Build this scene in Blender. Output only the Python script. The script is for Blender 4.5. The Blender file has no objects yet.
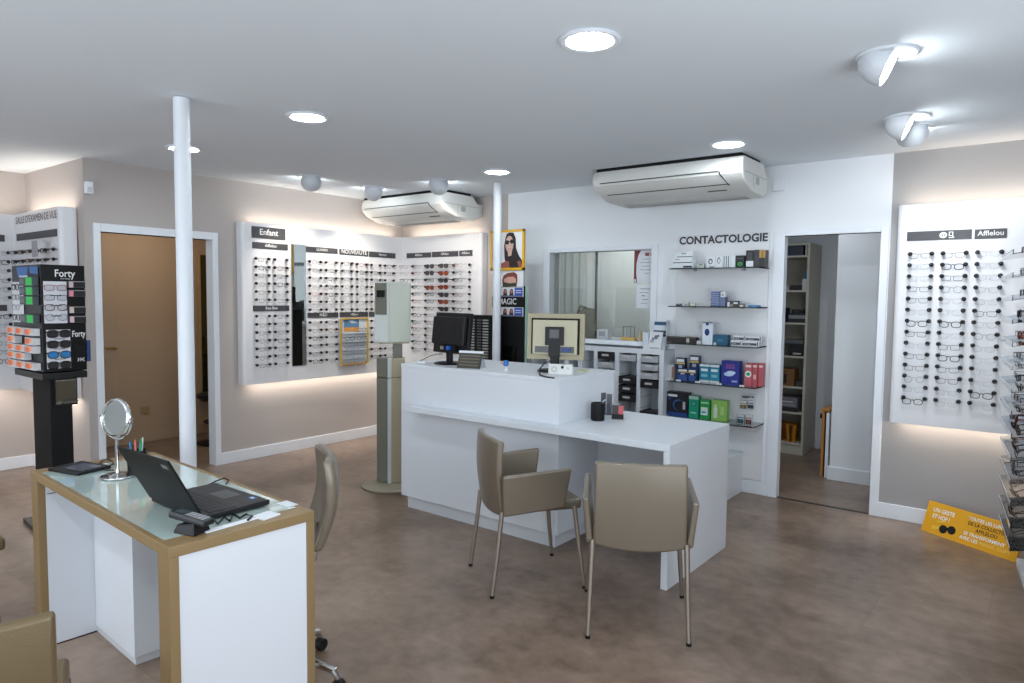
import bpy, bmesh, math, random
from mathutils import Vector, Matrix
random.seed(7)
PI = math.pi
S = bpy.context.scene
COL = S.collection

# ------------------------------------------------------------------ camera
FPX = 693.4
CAM = Vector((0.0, 0.0, 1.5))
FW = Vector((-0.61416797, 0.78661726, -0.06349004)); RT = Vector((0.78775023, 0.61590437, 0.01055355)); UP = Vector((-0.04740539, 0.04353264, 0.99792667))
cd = bpy.data.cameras.new('camera'); cam = bpy.data.objects.new('camera', cd); COL.objects.link(cam)
cd.sensor_width = 36; cd.lens = FPX / 1024 * 36; cd.clip_start = 0.05
cam.matrix_world = Matrix(((RT.x, UP.x, -FW.x, 0), (RT.y, UP.y, -FW.y, 0), (RT.z, UP.z, -FW.z, 1.5), (0, 0, 0, 1)))
S.camera = cam

def at(u, v, ax, val):
    """the point of the plane axis=val seen at (u, v)"""
    d = FW + RT * ((u - 512) / FPX) - UP * ((v - 341.5) / FPX)
    return CAM + d * ((val - CAM[ax]) / d[ax])

# ------------------------------------------------------------------ world, colour management, lights
S.view_settings.view_transform = 'Standard'; S.view_settings.look = 'None'
S.view_settings.exposure = 0.0; S.view_settings.gamma = 1.0
S.view_settings.use_curve_mapping = False
S.cycles.use_denoising = True
S.cycles.max_bounces = 8; S.cycles.diffuse_bounces = 5; S.cycles.glossy_bounces = 4
S.cycles.transmission_bounces = 6; S.cycles.transparent_max_bounces = 48
S.cycles.sample_clamp_indirect = 4.0
S.cycles.caustics_reflective = False; S.cycles.caustics_refractive = False
W = bpy.data.worlds.new('sky'); S.world = W; W.use_nodes = True
W.node_tree.nodes['Background'].inputs[0].default_value = (0.75, 0.87, 1.0, 1)
W.node_tree.nodes['Background'].inputs[1].default_value = 1.0

def area(name, loc, direction, sx, sy, power, color=(1, 1, 1), shape='RECTANGLE', spread=PI):
    l = bpy.data.lights.new(name, 'AREA'); l.shape = shape; l.size = sx
    if shape in ('RECTANGLE', 'ELLIPSE'): l.size_y = sy
    l.energy = power; l.color = color; l.spread = spread
    o = bpy.data.objects.new(name, l); COL.objects.link(o); o.location = loc
    o.rotation_euler = Vector(direction).to_track_quat('-Z', 'Y').to_euler()
    return o
def spot(name, loc, target, power, angle, color=(1, 1, 1), blend=.6, size=.03):
    l = bpy.data.lights.new(name, 'SPOT'); l.energy = power; l.spot_size = angle; l.spot_blend = blend; l.color = color; l.shadow_soft_size = size
    o = bpy.data.objects.new(name, l); COL.objects.link(o); o.location = loc
    o.rotation_euler = (Vector(target) - Vector(loc)).to_track_quat('-Z', 'Y').to_euler()
    return o
DAY = (0.87, 0.94, 1.0); WARM = (1.0, 0.92, 0.82); COOL = (0.93, 0.97, 1.0)
# daylight through the two shop windows (behind and to the right of the camera)
area('daylight_front', (-2.2, -2.55, 1.35), (0, 1, 1.1), 5.6, 2.1, 125, DAY)
area('daylight_side', (1.35, .7, 1.35), (-1, .1, .85), 3.6, 2.1, 90, DAY)
EXPO = 0.08
S.view_settings.exposure = EXPO

# ------------------------------------------------------------------ materials
def lin(c):
    def f(x):
        x /= 255.0
        return x / 12.92 if x <= .04045 else ((x + .055) / 1.055) ** 2.4
    return (f(c[0]), f(c[1]), f(c[2]), 1.0)
MATS = {}
def mat(name, c, rough=.5, metal=0.0, spec=.5, noise=0.0, nscale=8.0, bump=0.0, bscale=200.0, emit=None, estr=0.0, coat=0.0):
    if name in MATS: return MATS[name]
    m = bpy.data.materials.new(name); m.use_nodes = True; nt = m.node_tree; b = nt.nodes['Principled BSDF']
    b.inputs['Base Color'].default_value = lin(c); b.inputs['Roughness'].default_value = rough
    b.inputs['Metallic'].default_value = metal; b.inputs['Specular IOR Level'].default_value = spec
    b.inputs['Coat Weight'].default_value = coat
    if emit is not None:
        b.inputs['Emission Color'].default_value = lin(emit); b.inputs['Emission Strength'].default_value = estr
    if noise or bump:
        tc = nt.nodes.new('ShaderNodeTexCoord')
    if noise:
        n = nt.nodes.new('ShaderNodeTexNoise'); n.inputs['Scale'].default_value = nscale; n.inputs['Detail'].default_value = 5
        nt.links.new(tc.outputs['Object'], n.inputs['Vector'])
        r = nt.nodes.new('ShaderNodeMapRange'); r.inputs['To Min'].default_value = 1 - noise; r.inputs['To Max'].default_value = 1 + noise
        nt.links.new(n.outputs['Fac'], r.inputs['Value'])
        mx = nt.nodes.new('ShaderNodeVectorMath'); mx.operation = 'SCALE'; mx.inputs[0].default_value = lin(c)[:3]
        nt.links.new(r.outputs[0], mx.inputs['Scale']); nt.links.new(mx.outputs[0], b.inputs['Base Color'])
    if bump:
        n2 = nt.nodes.new('ShaderNodeTexNoise'); n2.inputs['Scale'].default_value = bscale
        nt.links.new(tc.outputs['Object'], n2.inputs['Vector'])
        bp = nt.nodes.new('ShaderNodeBump'); bp.inputs['Strength'].default_value = bump; bp.inputs['Distance'].default_value = .002
        nt.links.new(n2.outputs['Fac'], bp.inputs['Height']); nt.links.new(bp.outputs[0], b.inputs['Normal'])
    MATS[name] = m; return m
def col(c, rough=.5, metal=0.0):
    return mat('paint_%02x%02x%02x_%d_%d' % (c[0], c[1], c[2], int(rough * 100), int(metal * 100)), c, rough, metal)
def glass(name, tint, alpha, rough=.03, refl=1.0):
    """thin clear sheet: mostly see-through, with a fresnel reflection"""
    if name in MATS: return MATS[name]
    m = bpy.data.materials.new(name); m.use_nodes = True; nt = m.node_tree; nt.nodes.clear()
    out = nt.nodes.new('ShaderNodeOutputMaterial'); tr = nt.nodes.new('ShaderNodeBsdfTransparent'); tr.inputs[0].default_value = lin(tint)
    gl = nt.nodes.new('ShaderNodeBsdfGlossy'); gl.inputs['Roughness'].default_value = rough
    df = nt.nodes.new('ShaderNodeBsdfDiffuse'); df.inputs[0].default_value = lin(tint)
    mx = nt.nodes.new('ShaderNodeMixShader'); mx2 = nt.nodes.new('ShaderNodeMixShader')
    fr = nt.nodes.new('ShaderNodeFresnel'); fr.inputs[0].default_value = 1.45
    ma = nt.nodes.new('ShaderNodeMath'); ma.operation = 'MULTIPLY'; ma.inputs[1].default_value = refl; ma.use_clamp = True
    nt.links.new(fr.outputs[0], ma.inputs[0])
    mx.inputs[0].default_value = alpha; nt.links.new(tr.outputs[0], mx.inputs[1]); nt.links.new(df.outputs[0], mx.inputs[2])
    nt.links.new(ma.outputs[0], mx2.inputs[0]); nt.links.new(mx.outputs[0], mx2.inputs[1]); nt.links.new(gl.outputs[0], mx2.inputs[2])
    nt.links.new(mx2.outputs[0], out.inputs[0])
    MATS[name] = m; return m

def floor_material():
    m = bpy.data.materials.new('floor_tiles'); m.use_nodes = True; nt = m.node_tree; b = nt.nodes['Principled BSDF']
    tc = nt.nodes.new('ShaderNodeTexCoord'); mp = nt.nodes.new('ShaderNodeMapping')
    mp.inputs['Location'].default_value = (-.27 + .9 * 8, -.31 + .45 * 8 , 0)
    nt.links.new(tc.outputs['Object'], mp.inputs['Vector'])
    br = nt.nodes.new('ShaderNodeTexBrick'); br.inputs['Scale'].default_value = 1.0
    br.inputs['Brick Width'].default_value = .9; br.inputs['Row Height'].default_value = .45
    br.inputs['Mortar Size'].default_value = .0022; br.inputs['Mortar Smooth'].default_value = .2; br.inputs['Bias'].default_value = 0
    br.inputs['Color1'].default_value = (0, 0, 0, 1); br.inputs['Color2'].default_value = (1, 1, 1, 1); br.inputs['Mortar'].default_value = (.5, .5, .5, 1)
    nt.links.new(mp.outputs[0], br.inputs['Vector'])
    n1 = nt.nodes.new('ShaderNodeTexNoise'); n1.inputs['Scale'].default_value = 1.6; n1.inputs['Detail'].default_value = 6; n1.inputs['Roughness'].default_value = .6
    n2 = nt.nodes.new('ShaderNodeTexNoise'); n2.inputs['Scale'].default_value = 14; n2.inputs['Detail'].default_value = 5
    nt.links.new(tc.outputs['Object'], n1.inputs['Vector']); nt.links.new(tc.outputs['Object'], n2.inputs['Vector'])
    cr = nt.nodes.new('ShaderNodeValToRGB'); cr.color_ramp.elements[0].position = .32; cr.color_ramp.elements[1].position = .70
    cr.color_ramp.elements[0].color = lin(FLOOR_A); cr.color_ramp.elements[1].color = lin(FLOOR_B)
    ad = nt.nodes.new('ShaderNodeMath'); ad.operation = 'MULTIPLY_ADD'; ad.inputs[1].default_value = .30
    nt.links.new(n2.outputs['Fac'], ad.inputs[0])
    s1 = nt.nodes.new('ShaderNodeMath'); s1.operation = 'MULTIPLY_ADD'; s1.inputs[1].default_value = .8
    sb = nt.nodes.new('ShaderNodeMath'); sb.operation = 'MULTIPLY_ADD'; sb.inputs[1].default_value = .10; sb.inputs[2].default_value = -.10
    nt.links.new(br.outputs['Color'], sb.inputs[0]); nt.links.new(n1.outputs['Fac'], s1.inputs[0]); nt.links.new(sb.outputs[0], s1.inputs[2])
    nt.links.new(s1.outputs[0], ad.inputs[2]); nt.links.new(ad.outputs[0], cr.inputs[0])
    mx = nt.nodes.new('ShaderNodeMixRGB'); mx.inputs[2].default_value = lin(FLOOR_J)
    mf = nt.nodes.new('ShaderNodeMath'); mf.operation = 'MULTIPLY'; mf.inputs[1].default_value = .38
    nt.links.new(br.outputs['Fac'], mf.inputs[0]); nt.links.new(mf.outputs[0], mx.inputs[0])
    nt.links.new(cr.outputs[0], mx.inputs[1]); nt.links.new(mx.outputs[0], b.inputs['Base Color'])
    b.inputs['Roughness'].default_value = .30; b.inputs['Specular IOR Level'].default_value = .45
    bp = nt.nodes.new('ShaderNodeBump'); bp.inputs['Strength'].default_value = .15; bp.inputs['Distance'].default_value = .004
    nt.links.new(n2.outputs['Fac'], bp.inputs['Height']); nt.links.new(bp.outputs[0], b.inputs['Normal'])
    return m
FLOOR_A = (94, 77, 64); FLOOR_B = (156, 134, 118); FLOOR_J = (98, 84, 75)
M_floor = floor_material()
M_ceil = mat('ceiling_paint', (226, 232, 238), .9)
M_beige = mat('wall_paint_greige', (180, 172, 168), .85, noise=.02, nscale=2)
M_white = mat('wall_paint_white', (230, 233, 237), .8, noise=.01, nscale=2)
M_grey = mat('wall_paint_grey', (160, 158, 158), .85)
M_trim = mat('trim_white_gloss', (226, 230, 236), .35)
M_exam = mat('exam_room_paint', (180, 156, 130), .85)
M_panel = mat('panel_white_lacquer', (224, 224, 227), .28, coat=.2)
M_lam = mat('white_laminate', (216, 220, 226), .38)
M_gold = mat('desk_gold_lacquer', (142, 118, 82), .42, metal=.15)
M_deskglass = mat('frosted_desk_glass', (190, 208, 203), .05, spec=1.0, coat=1.0)
M_leather = mat('taupe_leather', (122, 112, 98), .30, metal=.22, bump=.25, bscale=260)
M_leather2 = mat('olive_taupe_leather', (104, 88, 62), .32, metal=.2, bump=.25, bscale=260)
M_steel = mat('brushed_steel', (170, 160, 148), .3, metal=.9)
M_chrome = mat('chrome', (215, 215, 215), .06, metal=1.0)
M_mirror = mat('mirror_glass', (225, 232, 230), .02, metal=1.0)
M_black = mat('black_plastic', (17, 17, 19), .42, spec=.35)
M_blackm = mat('black_matte', (13, 13, 14), .7, spec=.3)
M_dark = mat('charcoal_banner', (66, 66, 70), .5)
M_white_ink = mat('white_lettering', (232, 232, 232), .6)
M_ink = mat('dark_lettering', (62, 66, 74), .6)
M_acwhite = mat('ac_white_plastic', (222, 222, 218), .4)
M_acgrey = mat('ac_grey_underside', (172, 174, 172), .5)
M_pole = mat('pole_white', (222, 226, 232), .4)
M_clear = glass('clear_glass', (225, 235, 235), .04)
M_window = glass('window_glass', (240, 244, 244), .05, refl=2.2)
M_shelfglass = glass('shelf_glass', (205, 220, 215), .25, refl=1.5)
M_glassedge = mat('glass_edge', (62, 76, 72), .2)
M_acrylic = glass('acrylic', (240, 243, 246), .04, refl=1.5)
M_lens = glass('clear_lens', (246, 247, 248), .0, refl=.3)
M_sun = glass('dark_lens', (60, 58, 60), .75, refl=1.2)
M_brownlens = glass('brown_lens', (140, 62, 34), .8, refl=1.0)
M_bluelens = glass('blue_mirror_lens', (60, 130, 190), .9, refl=1.2)
M_lamp = mat('lamp_glow', (255, 255, 255), .5, emit=(238, 250, 255), estr=84.0)
M_led = mat('warm_led_strip', (255, 240, 220), .5, emit=(255, 226, 190), estr=3.0)

# ------------------------------------------------------------------ mesh helpers
class MB:
    def __init__(s): s.v = []; s.f = []; s.m = []; s.s = []
    def add(s, vs, fs, mi=0, smooth=False):
        k = len(s.v); s.v += [tuple(p) for p in vs]
        for f in fs: s.f.append(tuple(k + i for i in f)); s.m.append(mi); s.s.append(smooth)
        return s
    def box(s, x0, x1, y0, y1, z0, z1, mi=0):
        x0, x1 = sorted((x0, x1)); y0, y1 = sorted((y0, y1)); z0, z1 = sorted((z0, z1))
        return s.add([(x0,y0,z0),(x1,y0,z0),(x1,y1,z0),(x0,y1,z0),(x0,y0,z1),(x1,y0,z1),(x1,y1,z1),(x0,y1,z1)],
              [(0,3,2,1),(4,5,6,7),(0,1,5,4),(1,2,6,5),(2,3,7,6),(3,0,4,7)], mi)
    def hexa(s, p, mi=0):
        return s.add(p, [(0,3,2,1),(4,5,6,7),(0,1,5,4),(1,2,6,5),(2,3,7,6),(3,0,4,7)], mi)
    def prism(s, poly, axis, a, b, mi=0):
        """poly in the two other axes (in x<y<z order), extruded from a to b along axis"""
        def mk(p, t):
            q = list(p); q.insert(axis, t); return tuple(q)
        n = len(poly); vs = [mk(p, a) for p in poly] + [mk(p, b) for p in poly]
        ar = sum(poly[i][0] * poly[(i+1) % n][1] - poly[(i+1) % n][0] * poly[i][1] for i in range(n))
        flip = (ar > 0) ^ (axis == 1) ^ (b < a)
        bot = tuple(range(n)); top = tuple(range(n, 2 * n)); sides = [(i, (i+1) % n, n + (i+1) % n, n + i) for i in range(n)]
        if flip: fs = [bot[::-1], top] + sides
        else: fs = [bot, top[::-1]] + [q[::-1] for q in sides]
        return s.add(vs, fs, mi)
    def tube(s, path, r, n=8, mi=0, closed=False, sy=1.0):
        pts = [Vector(p) for p in path]; N = len(pts); rs = r if isinstance(r, (list, tuple)) else [r] * N
        vs = []; prev = None
        for i, p in enumerate(pts):
            a = pts[(i - 1) % N] if (closed or i > 0) else p; b = pts[(i + 1) % N] if (closed or i < N - 1) else p
            t = (b - a).normalized()
            if prev is None:
                ref = Vector((0, 0, 1)) if abs(t.z) < .9 else Vector((1, 0, 0)); u = t.cross(ref).normalized()
            else:
                u = (prev - t * prev.dot(t)).normalized()
            prev = u; w = t.cross(u)
            for k in range(n):
                an = 2 * PI * k / n; vs.append(p + (u * math.cos(an) + w * math.sin(an) * sy) * rs[i])
        fs = []
        for i in range(N if closed else N - 1):
            j = (i + 1) % N
            for k in range(n): fs.append((i*n + k, i*n + (k+1) % n, j*n + (k+1) % n, j*n + k))
        s.add(vs, fs, mi, True)
        if not closed:
            k0 = len(s.v) - N * n
            s.f.append(tuple(k0 + k for k in range(n))[::-1]); s.m.append(mi); s.s.append(False)
            s.f.append(tuple(k0 + (N-1)*n + k for k in range(n))); s.m.append(mi); s.s.append(False)
        return s
    def lathe(s, prof, c=(0, 0, 0), n=24, mi=0, M=None, smooth=True, cap=True):
        """prof: list of (radius, height) about z, then matrix M, then moved to c"""
        vs = []
        for r, z in prof:
            for k in range(n):
                an = 2 * PI * k / n; p = Vector((r * math.cos(an), r * math.sin(an), z))
                if M is not None: p = M @ p
                vs.append(p + Vector(c))
        fs = []
        for i in range(len(prof) - 1):
            for k in range(n): fs.append((i*n + k, i*n + (k+1) % n, (i+1)*n + (k+1) % n, (i+1)*n + k))
        s.add(vs, fs, mi, smooth)
        k0 = len(s.v) - len(prof) * n
        if not cap: return s
        if prof[0][0] > 1e-5: s.f.append(tuple(k0 + k for k in range(n))[::-1]); s.m.append(mi); s.s.append(False)
        if prof[-1][0] > 1e-5: s.f.append(tuple(k0 + (len(prof)-1)*n + k for k in range(n))); s.m.append(mi); s.s.append(False)
        return s
    def poly(s, pts, mi=0): return s.add(pts, [tuple(range(len(pts)))], mi)
    def slab(s, fn, nu, nv, th, mi=0, axis=1):
        """curved slab: fn(u,v) -> point of the front skin, th thickness along +axis"""
        vs = []
        for off in (0, th):
            for j in range(nv + 1):
                for i in range(nu + 1):
                    p = Vector(fn(i / nu, j / nv)); p[axis] += off; vs.append(p)
        n1 = (nu + 1) * (nv + 1); fs = []
        idx = lambda i, j, k: k * n1 + j * (nu + 1) + i
        for j in range(nv):
            for i in range(nu):
                fs.append((idx(i,j,0), idx(i+1,j,0), idx(i+1,j+1,0), idx(i,j+1,0)))
                fs.append((idx(i,j,1), idx(i,j+1,1), idx(i+1,j+1,1), idx(i+1,j,1)))
        for i in range(nu):
            fs.append((idx(i,0,0), idx(i,0,1), idx(i+1,0,1), idx(i+1,0,0))); fs.append((idx(i,nv,0), idx(i+1,nv,0), idx(i+1,nv,1), idx(i,nv,1)))
        for j in range(nv):
            fs.append((idx(0,j,0), idx(0,j+1,0), idx(0,j+1,1), idx(0,j,1))); fs.append((idx(nu,j,0), idx(nu,j,1), idx(nu,j+1,1), idx(nu,j+1,0)))
        return s.add(vs, fs, mi, True)
    def build(s, name, mats, parent=None, bevel=0.0, seg=2, world=False, fix=False, loc=None, sharp=35):
        if not isinstance(mats, (list, tuple)): mats = [mats]
        me = bpy.data.meshes.new(name); vs = s.v
        off = Vector((0, 0, 0))
        if parent is not None and world: off = Vector(parent.location)
        if loc is not None and parent is None: off = Vector(loc)
        if off.length: vs = [tuple(Vector(p) - off) for p in vs]
        me.from_pydata(vs, [], s.f)
        for m in mats: me.materials.append(m)
        me.polygons.foreach_set('material_index', s.m); me.polygons.foreach_set('use_smooth', s.s)
        if fix:
            bm = bmesh.new(); bm.from_mesh(me); bmesh.ops.recalc_face_normals(bm, faces=bm.faces); bm.to_mesh(me); bm.free()
        me.update()
        if any(s.s): me.set_sharp_from_angle(angle=math.radians(sharp))
        o = bpy.data.objects.new(name, me); COL.objects.link(o)
        if parent is not None: o.parent = parent
        if loc is not None and parent is None: o.location = loc
        if bevel:
            b = o.modifiers.new('bevel', 'BEVEL'); b.width = bevel; b.segments = seg; b.limit_method = 'ANGLE'; b.angle_limit = math.radians(40)
            for p in me.polygons: p.use_smooth = True
            w = o.modifiers.new('wn', 'WEIGHTED_NORMAL'); w.keep_sharp = True
        return o

def thing(name, label, cat, loc=(0, 0, 0), rz=0.0, group=None):
    o = bpy.data.objects.new(name, None); COL.objects.link(o); o.location = loc; o.rotation_euler = (0, 0, rz)
    o.empty_display_size = .1
    o['label'] = label; o['category'] = cat
    if group: o['group'] = group
    return o
def tag(o, label, cat, group=None, kind=None):
    o['label'] = label; o['category'] = cat
    if group: o['group'] = group
    if kind: o['kind'] = kind
    return o
def struct(o, label=None):
    o['kind'] = 'structure'
    if label: o['label'] = label; o['category'] = label.split()[-1]
    return o
def dup(root, loc, rz=None, label=None, group=None):
    r = root.copy(); COL.objects.link(r); r.location = loc
    if rz is not None: r.rotation_euler = (0, 0, rz)
    if label: r['label'] = label
    if group: r['group'] = group
    for ch in list(root.children):
        c = ch.copy(); COL.objects.link(c); c.parent = r
        for g in list(ch.children):
            d = g.copy(); COL.objects.link(d); d.parent = c
    return r
def text(body, origin, u, v, height, m, parent=None, world=False, width=None, bold=0.0, align='LEFT', name='lettering', depth=.0012):
    """flat raised lettering: origin = lower left (or centre) of the line, u = reading direction, v = up"""
    cu = bpy.data.curves.new('t', 'FONT'); cu.body = body; cu.size = 1.0; cu.offset = bold; cu.extrude = 0; cu.align_x = 'LEFT'; cu.resolution_u = 3
    t = bpy.data.objects.new('t', cu); COL.objects.link(t)
    bpy.context.view_layer.update()
    me = bpy.data.meshes.new_from_object(t.evaluated_get(bpy.context.evaluated_depsgraph_get()))
    bpy.data.objects.remove(t); bpy.data.curves.remove(cu)
    xs = [q.co.x for q in me.vertices]; ys = [q.co.y for q in me.vertices]
    if not xs: return None
    x0, x1, y0, y1 = min(xs), max(xs), min(ys), max(ys)
    caps = .69
    sy = height / caps; sx = sy if width is None else width / (x1 - x0)
    W_ = (x1 - x0) * sx
    U = Vector(u).normalized(); V = Vector(v).normalized(); N = U.cross(V)
    sh = 0 if align == 'LEFT' else -W_ / 2
    off = Vector(parent.location) if (parent is not None and world) else Vector((0, 0, 0))
    O = Vector(origin) - off
    for q in me.vertices:
        q.co = O + U * ((q.co.x - x0) * sx + sh) + V * (q.co.y * sy) + N * depth
    me.materials.append(m)
    o = bpy.data.objects.new(name, me); COL.objects.link(o)
    if parent is not None: o.parent = parent
    return o
class Face:
    """a flat rectangle in space on which coloured shapes are laid: O lower-left corner, U and V edge vectors"""
    def __init__(s, mb, O, U, V): s.mb = mb; s.O = Vector(O); s.U = Vector(U); s.V = Vector(V); s.N = s.U.cross(s.V).normalized()
    def p(s, a, b, off): return s.O + s.U * a + s.V * b + s.N * off
    def rect(s, a0, a1, b0, b1, mi, off=.0008): s.mb.poly([s.p(a0,b0,off), s.p(a1,b0,off), s.p(a1,b1,off), s.p(a0,b1,off)], mi)
    def ell(s, a, b, ra, rb, mi, off=.0008, n=20, t0=0, t1=2*PI):
        s.mb.poly([s.p(a + ra*math.cos(t0+(t1-t0)*k/n), b + rb*math.sin(t0+(t1-t0)*k/n), off) for k in range(n)], mi)
    def pg(s, pts, mi, off=.0008): s.mb.poly([s.p(a, b, off) for a, b in pts], mi)

# ------------------------------------------------------------------ the setting
H = 2.5; A = -5.727; D = 5.341; WL = -6.92; YA = 2.139; XR = 1.25; YF = -2.5
struct(MB().box(-8.2, XR + .2, YF - .2, 9.2, -.1, 0).build('floor', M_floor))
struct(MB().box(-8.2, XR + .2, YF - .2, 9.2, H, H + .1).build('ceiling', M_ceil))
DT = 2.0275; DI = 1.965          # left door frame outer / inner height
# left wall with the exam room doorway
w = MB().box(A - .10, A, YA, 2.235, 0, H); w.box(A - .10, A, 3.145, D, 0, H); w.box(A - .10, A, 2.235, 3.145, DI, H)
struct(w.build('wall_left', M_beige))
struct(MB().box(WL - .1, A - .10, YA, YA + .096, 0, H).build('wall_alcove', M_beige))
struct(MB().box(WL - .1, WL, YF, YA, 0, H).build('wall_alcove_side', M_beige))
# back wall: greige paint, white paint, grey paint
XP = -4.234; XG = -0.905
WX0, WX1, WZ0, WZ1 = -3.745, -2.675, 1.145, 1.925
RX0, RX1, RZ = -1.621, -.952, 1.975
struct(MB().box(A - .1, XP, D, D + .06, 0, H).build('wall_back_left', M_beige))
w = MB().box(XP, WX0, D, D + .06, 0, H); w.box(WX0, WX1, D, D + .06, 0, WZ0); w.box(WX0, WX1, D, D + .06, WZ1, H)
w.box(WX1, RX0, D, D + .06, 0, H); w.box(RX0, RX1, D, D + .06, RZ, H); w.box(RX1, XG, D, D + .06, 0, H)
struct(w.build('wall_back', M_white))
struct(MB().box(XG, XR + .1, D, D + .06, 0, H).build('wall_back_right', M_grey))
# right wall and front wall with the shop windows behind the camera
w = MB().box(XR, XR + .1, 2.6, D, 0, H); w.box(XR, XR + .1, YF, 2.6, 0, .28); w.box(XR, XR + .1, YF, 2.6, 2.4, H); w.box(XR, XR + .1, YF, -1.2, .28, 2.4)
struct(w.build('wall_right', M_grey))
w = MB().box(WL - .1, XR + .1, YF - .1, YF, 0, .28); w.box(WL - .1, XR + .1, YF - .1, YF, 2.42, H); w.box(WL - .1, -5.1, YF - .1, YF, .28, 2.42); w.box(.7, XR + .1, YF - .1, YF, .28, 2.42)
struct(w.build('wall_front', M_white))
w = MB()
for x in (-5.1, -3.7, -2.2, -.75, .66): w.box(x, x + .05, YF - .07, YF - .02, .28, 2.42)
w.box(-5.1, .7, YF - .07, YF - .02, .28, .33); w.box(-5.1, .7, YF - .07, YF - .02, 2.37, 2.42)
struct(w.build('window_2', M_trim))
w = MB()
for y in (-1.2, .05, 1.3, 2.55): w.box(XR + .03, XR + .08, y, y + .05, .28, 2.4)
w.box(XR + .03, XR + .08, -1.2, 2.6, .28, .33); w.box(XR + .03, XR + .08, -1.2, 2.6, 2.35, 2.4)
struct(w.build('window_3', M_trim))
# exam room behind the left doorway
w = MB().box(-7.307, -7.207, 2.235, 4.35, 0, H); w.box(-7.207, A - .1, 4.25, 4.35, 0, H)
struct(w.build('wall_exam_room', M_exam))
w = MB().box(-7.207, -7.19, 2.235, 4.25, 0, .11); w.box(-7.19, A - .1, 4.235, 4.25, 0, .11)
struct(w.build('baseboard_exam_room', M_exam, bevel=.003))
# storage room and lab behind the back wall
w = MB().box(-2.30, -2.22, D + .06, 7.5, 0, H); w.box(-2.30, .0, 7.40, 7.5, 0, H); w.box(-1.43, -.2, 6.19, 6.29, 0, H); w.box(-1.43, -1.33, 6.29, 7.40, 0, H); w.box(-.5, -.4, D + .06, 6.19, 0, H)
struct(w.build('wall_storage_room', M_white))
w = MB().box(-1.445, -.5, 6.175, 6.19, 0, .11); w.box(-1.445, -1.43, 6.19, 7.4, 0, .11); w.box(-1.85, -1.445, 7.385, 7.4, 0, .11)
struct(w.build('baseboard_storage_room', M_trim, bevel=.003))
w = MB().box(-4.6, -2.30, 6.75, 6.85, 0, H); w.box(-4.7, -4.6, D + .06, 6.85, 0, H)
struct(w.build('wall_lab', mat('lab_wall_grey', (206, 208, 206), .8)))
t = thing('vertical_blind', 'pale grey vertical blind hanging in the lab behind the interior window', 'blind', (-3.5, 6.55, 0))
MB().box(-4.45, -2.40, 6.53, 6.57, 2.33, 2.37).build('head_rail', M_trim, t, world=True)
for k in range(22):
    sl = MB().box(-.044, .044, -.001, .001, .25, 2.33).build('slat', mat('blind_grey', (196, 196, 190), .7), t); sl.location = (-4.40 + k * .093 + 3.5, 0, 0); sl.rotation_euler = (0, 0, .2)
# baseboards
bb = [('baseboard_left', (A, A + .014, 3.181, D)), ('baseboard_alcove', (WL + .014, A, YA - .014, YA)), ('baseboard_alcove_side', (WL, WL + .014, YF, YA)),
      ('baseboard_back', (XP, -1.679, D - .014, D)), ('baseboard_back_left', (A + .014, XP, D - .014, D)), ('baseboard_back_right', (-.914, XR, D - .014, D))]
for n, (x0, x1, y0, y1) in bb: struct(MB().box(x0, x1, y0, y1, 0, .103).build(n, M_trim, bevel=.004))
# door frames
w = MB().box(A - .105, A + .012, 2.197, 2.247, 0, DT); w.box(A - .105, A + .012, 3.133, 3.183, 0, DT); w.box(A - .105, A + .012, 2.247, 3.133, DI, DT)
struct(w.build('door_1', M_trim, bevel=.003))
w = MB().box(-1.681, -1.60, D - .013, D + .06, 0, 2.015); w.box(-.962, -.912, D - .013, D + .06, 0, 2.015); w.box(-1.60, -.962, D - .013, D + .06, 1.975, 2.015)
struct(w.build('door_2', M_trim, bevel=.003))
struct(MB().box(-1.60, -.962, D + .0, D + .03, 0, .004).build('trim_1', mat('threshold_strip', (60, 54, 50), .4)))
# a narrow white corner beside the exam doorway is the wall end; interior window
wf = MB(); wf.box(-3.80, WX0 + .02, D - .016, D + .14, WZ0, 1.955); wf.box(WX1 - .012, -2.630, D - .016, D + .14, WZ0, 1.955); wf.box(WX0 + .02, WX1 - .012, D - .016, D + .14, 1.917, 1.955)
wf = wf.build('window_1', M_trim, bevel=.003); struct(wf)
g = MB(); g.box(-3.70, -3.262, D + .075, D + .081, 1.16, 1.915); g.box(-3.266, -2.69, D + .050, D + .056, 1.16, 1.917)
g.build('window_pane', M_window, wf)
g = MB(); g.box(-3.715, -3.692, D + .06, D + .10, 1.16, 1.915); g.build('window_stile', mat('aluminium_stile', (150, 152, 148), .4, .6), wf)
g = MB(); g.box(-3.268, -3.262, D + .047, D + .083, 1.16, 1.915); g.build('window_stile', mat('dark_stile', (90, 94, 94), .4), wf)
g = MB(); g.box(-3.81, -2.62, D - .14, D + .14, 1.105, 1.145); g.build('window_sill', M_trim, wf, bevel=.003)
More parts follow.
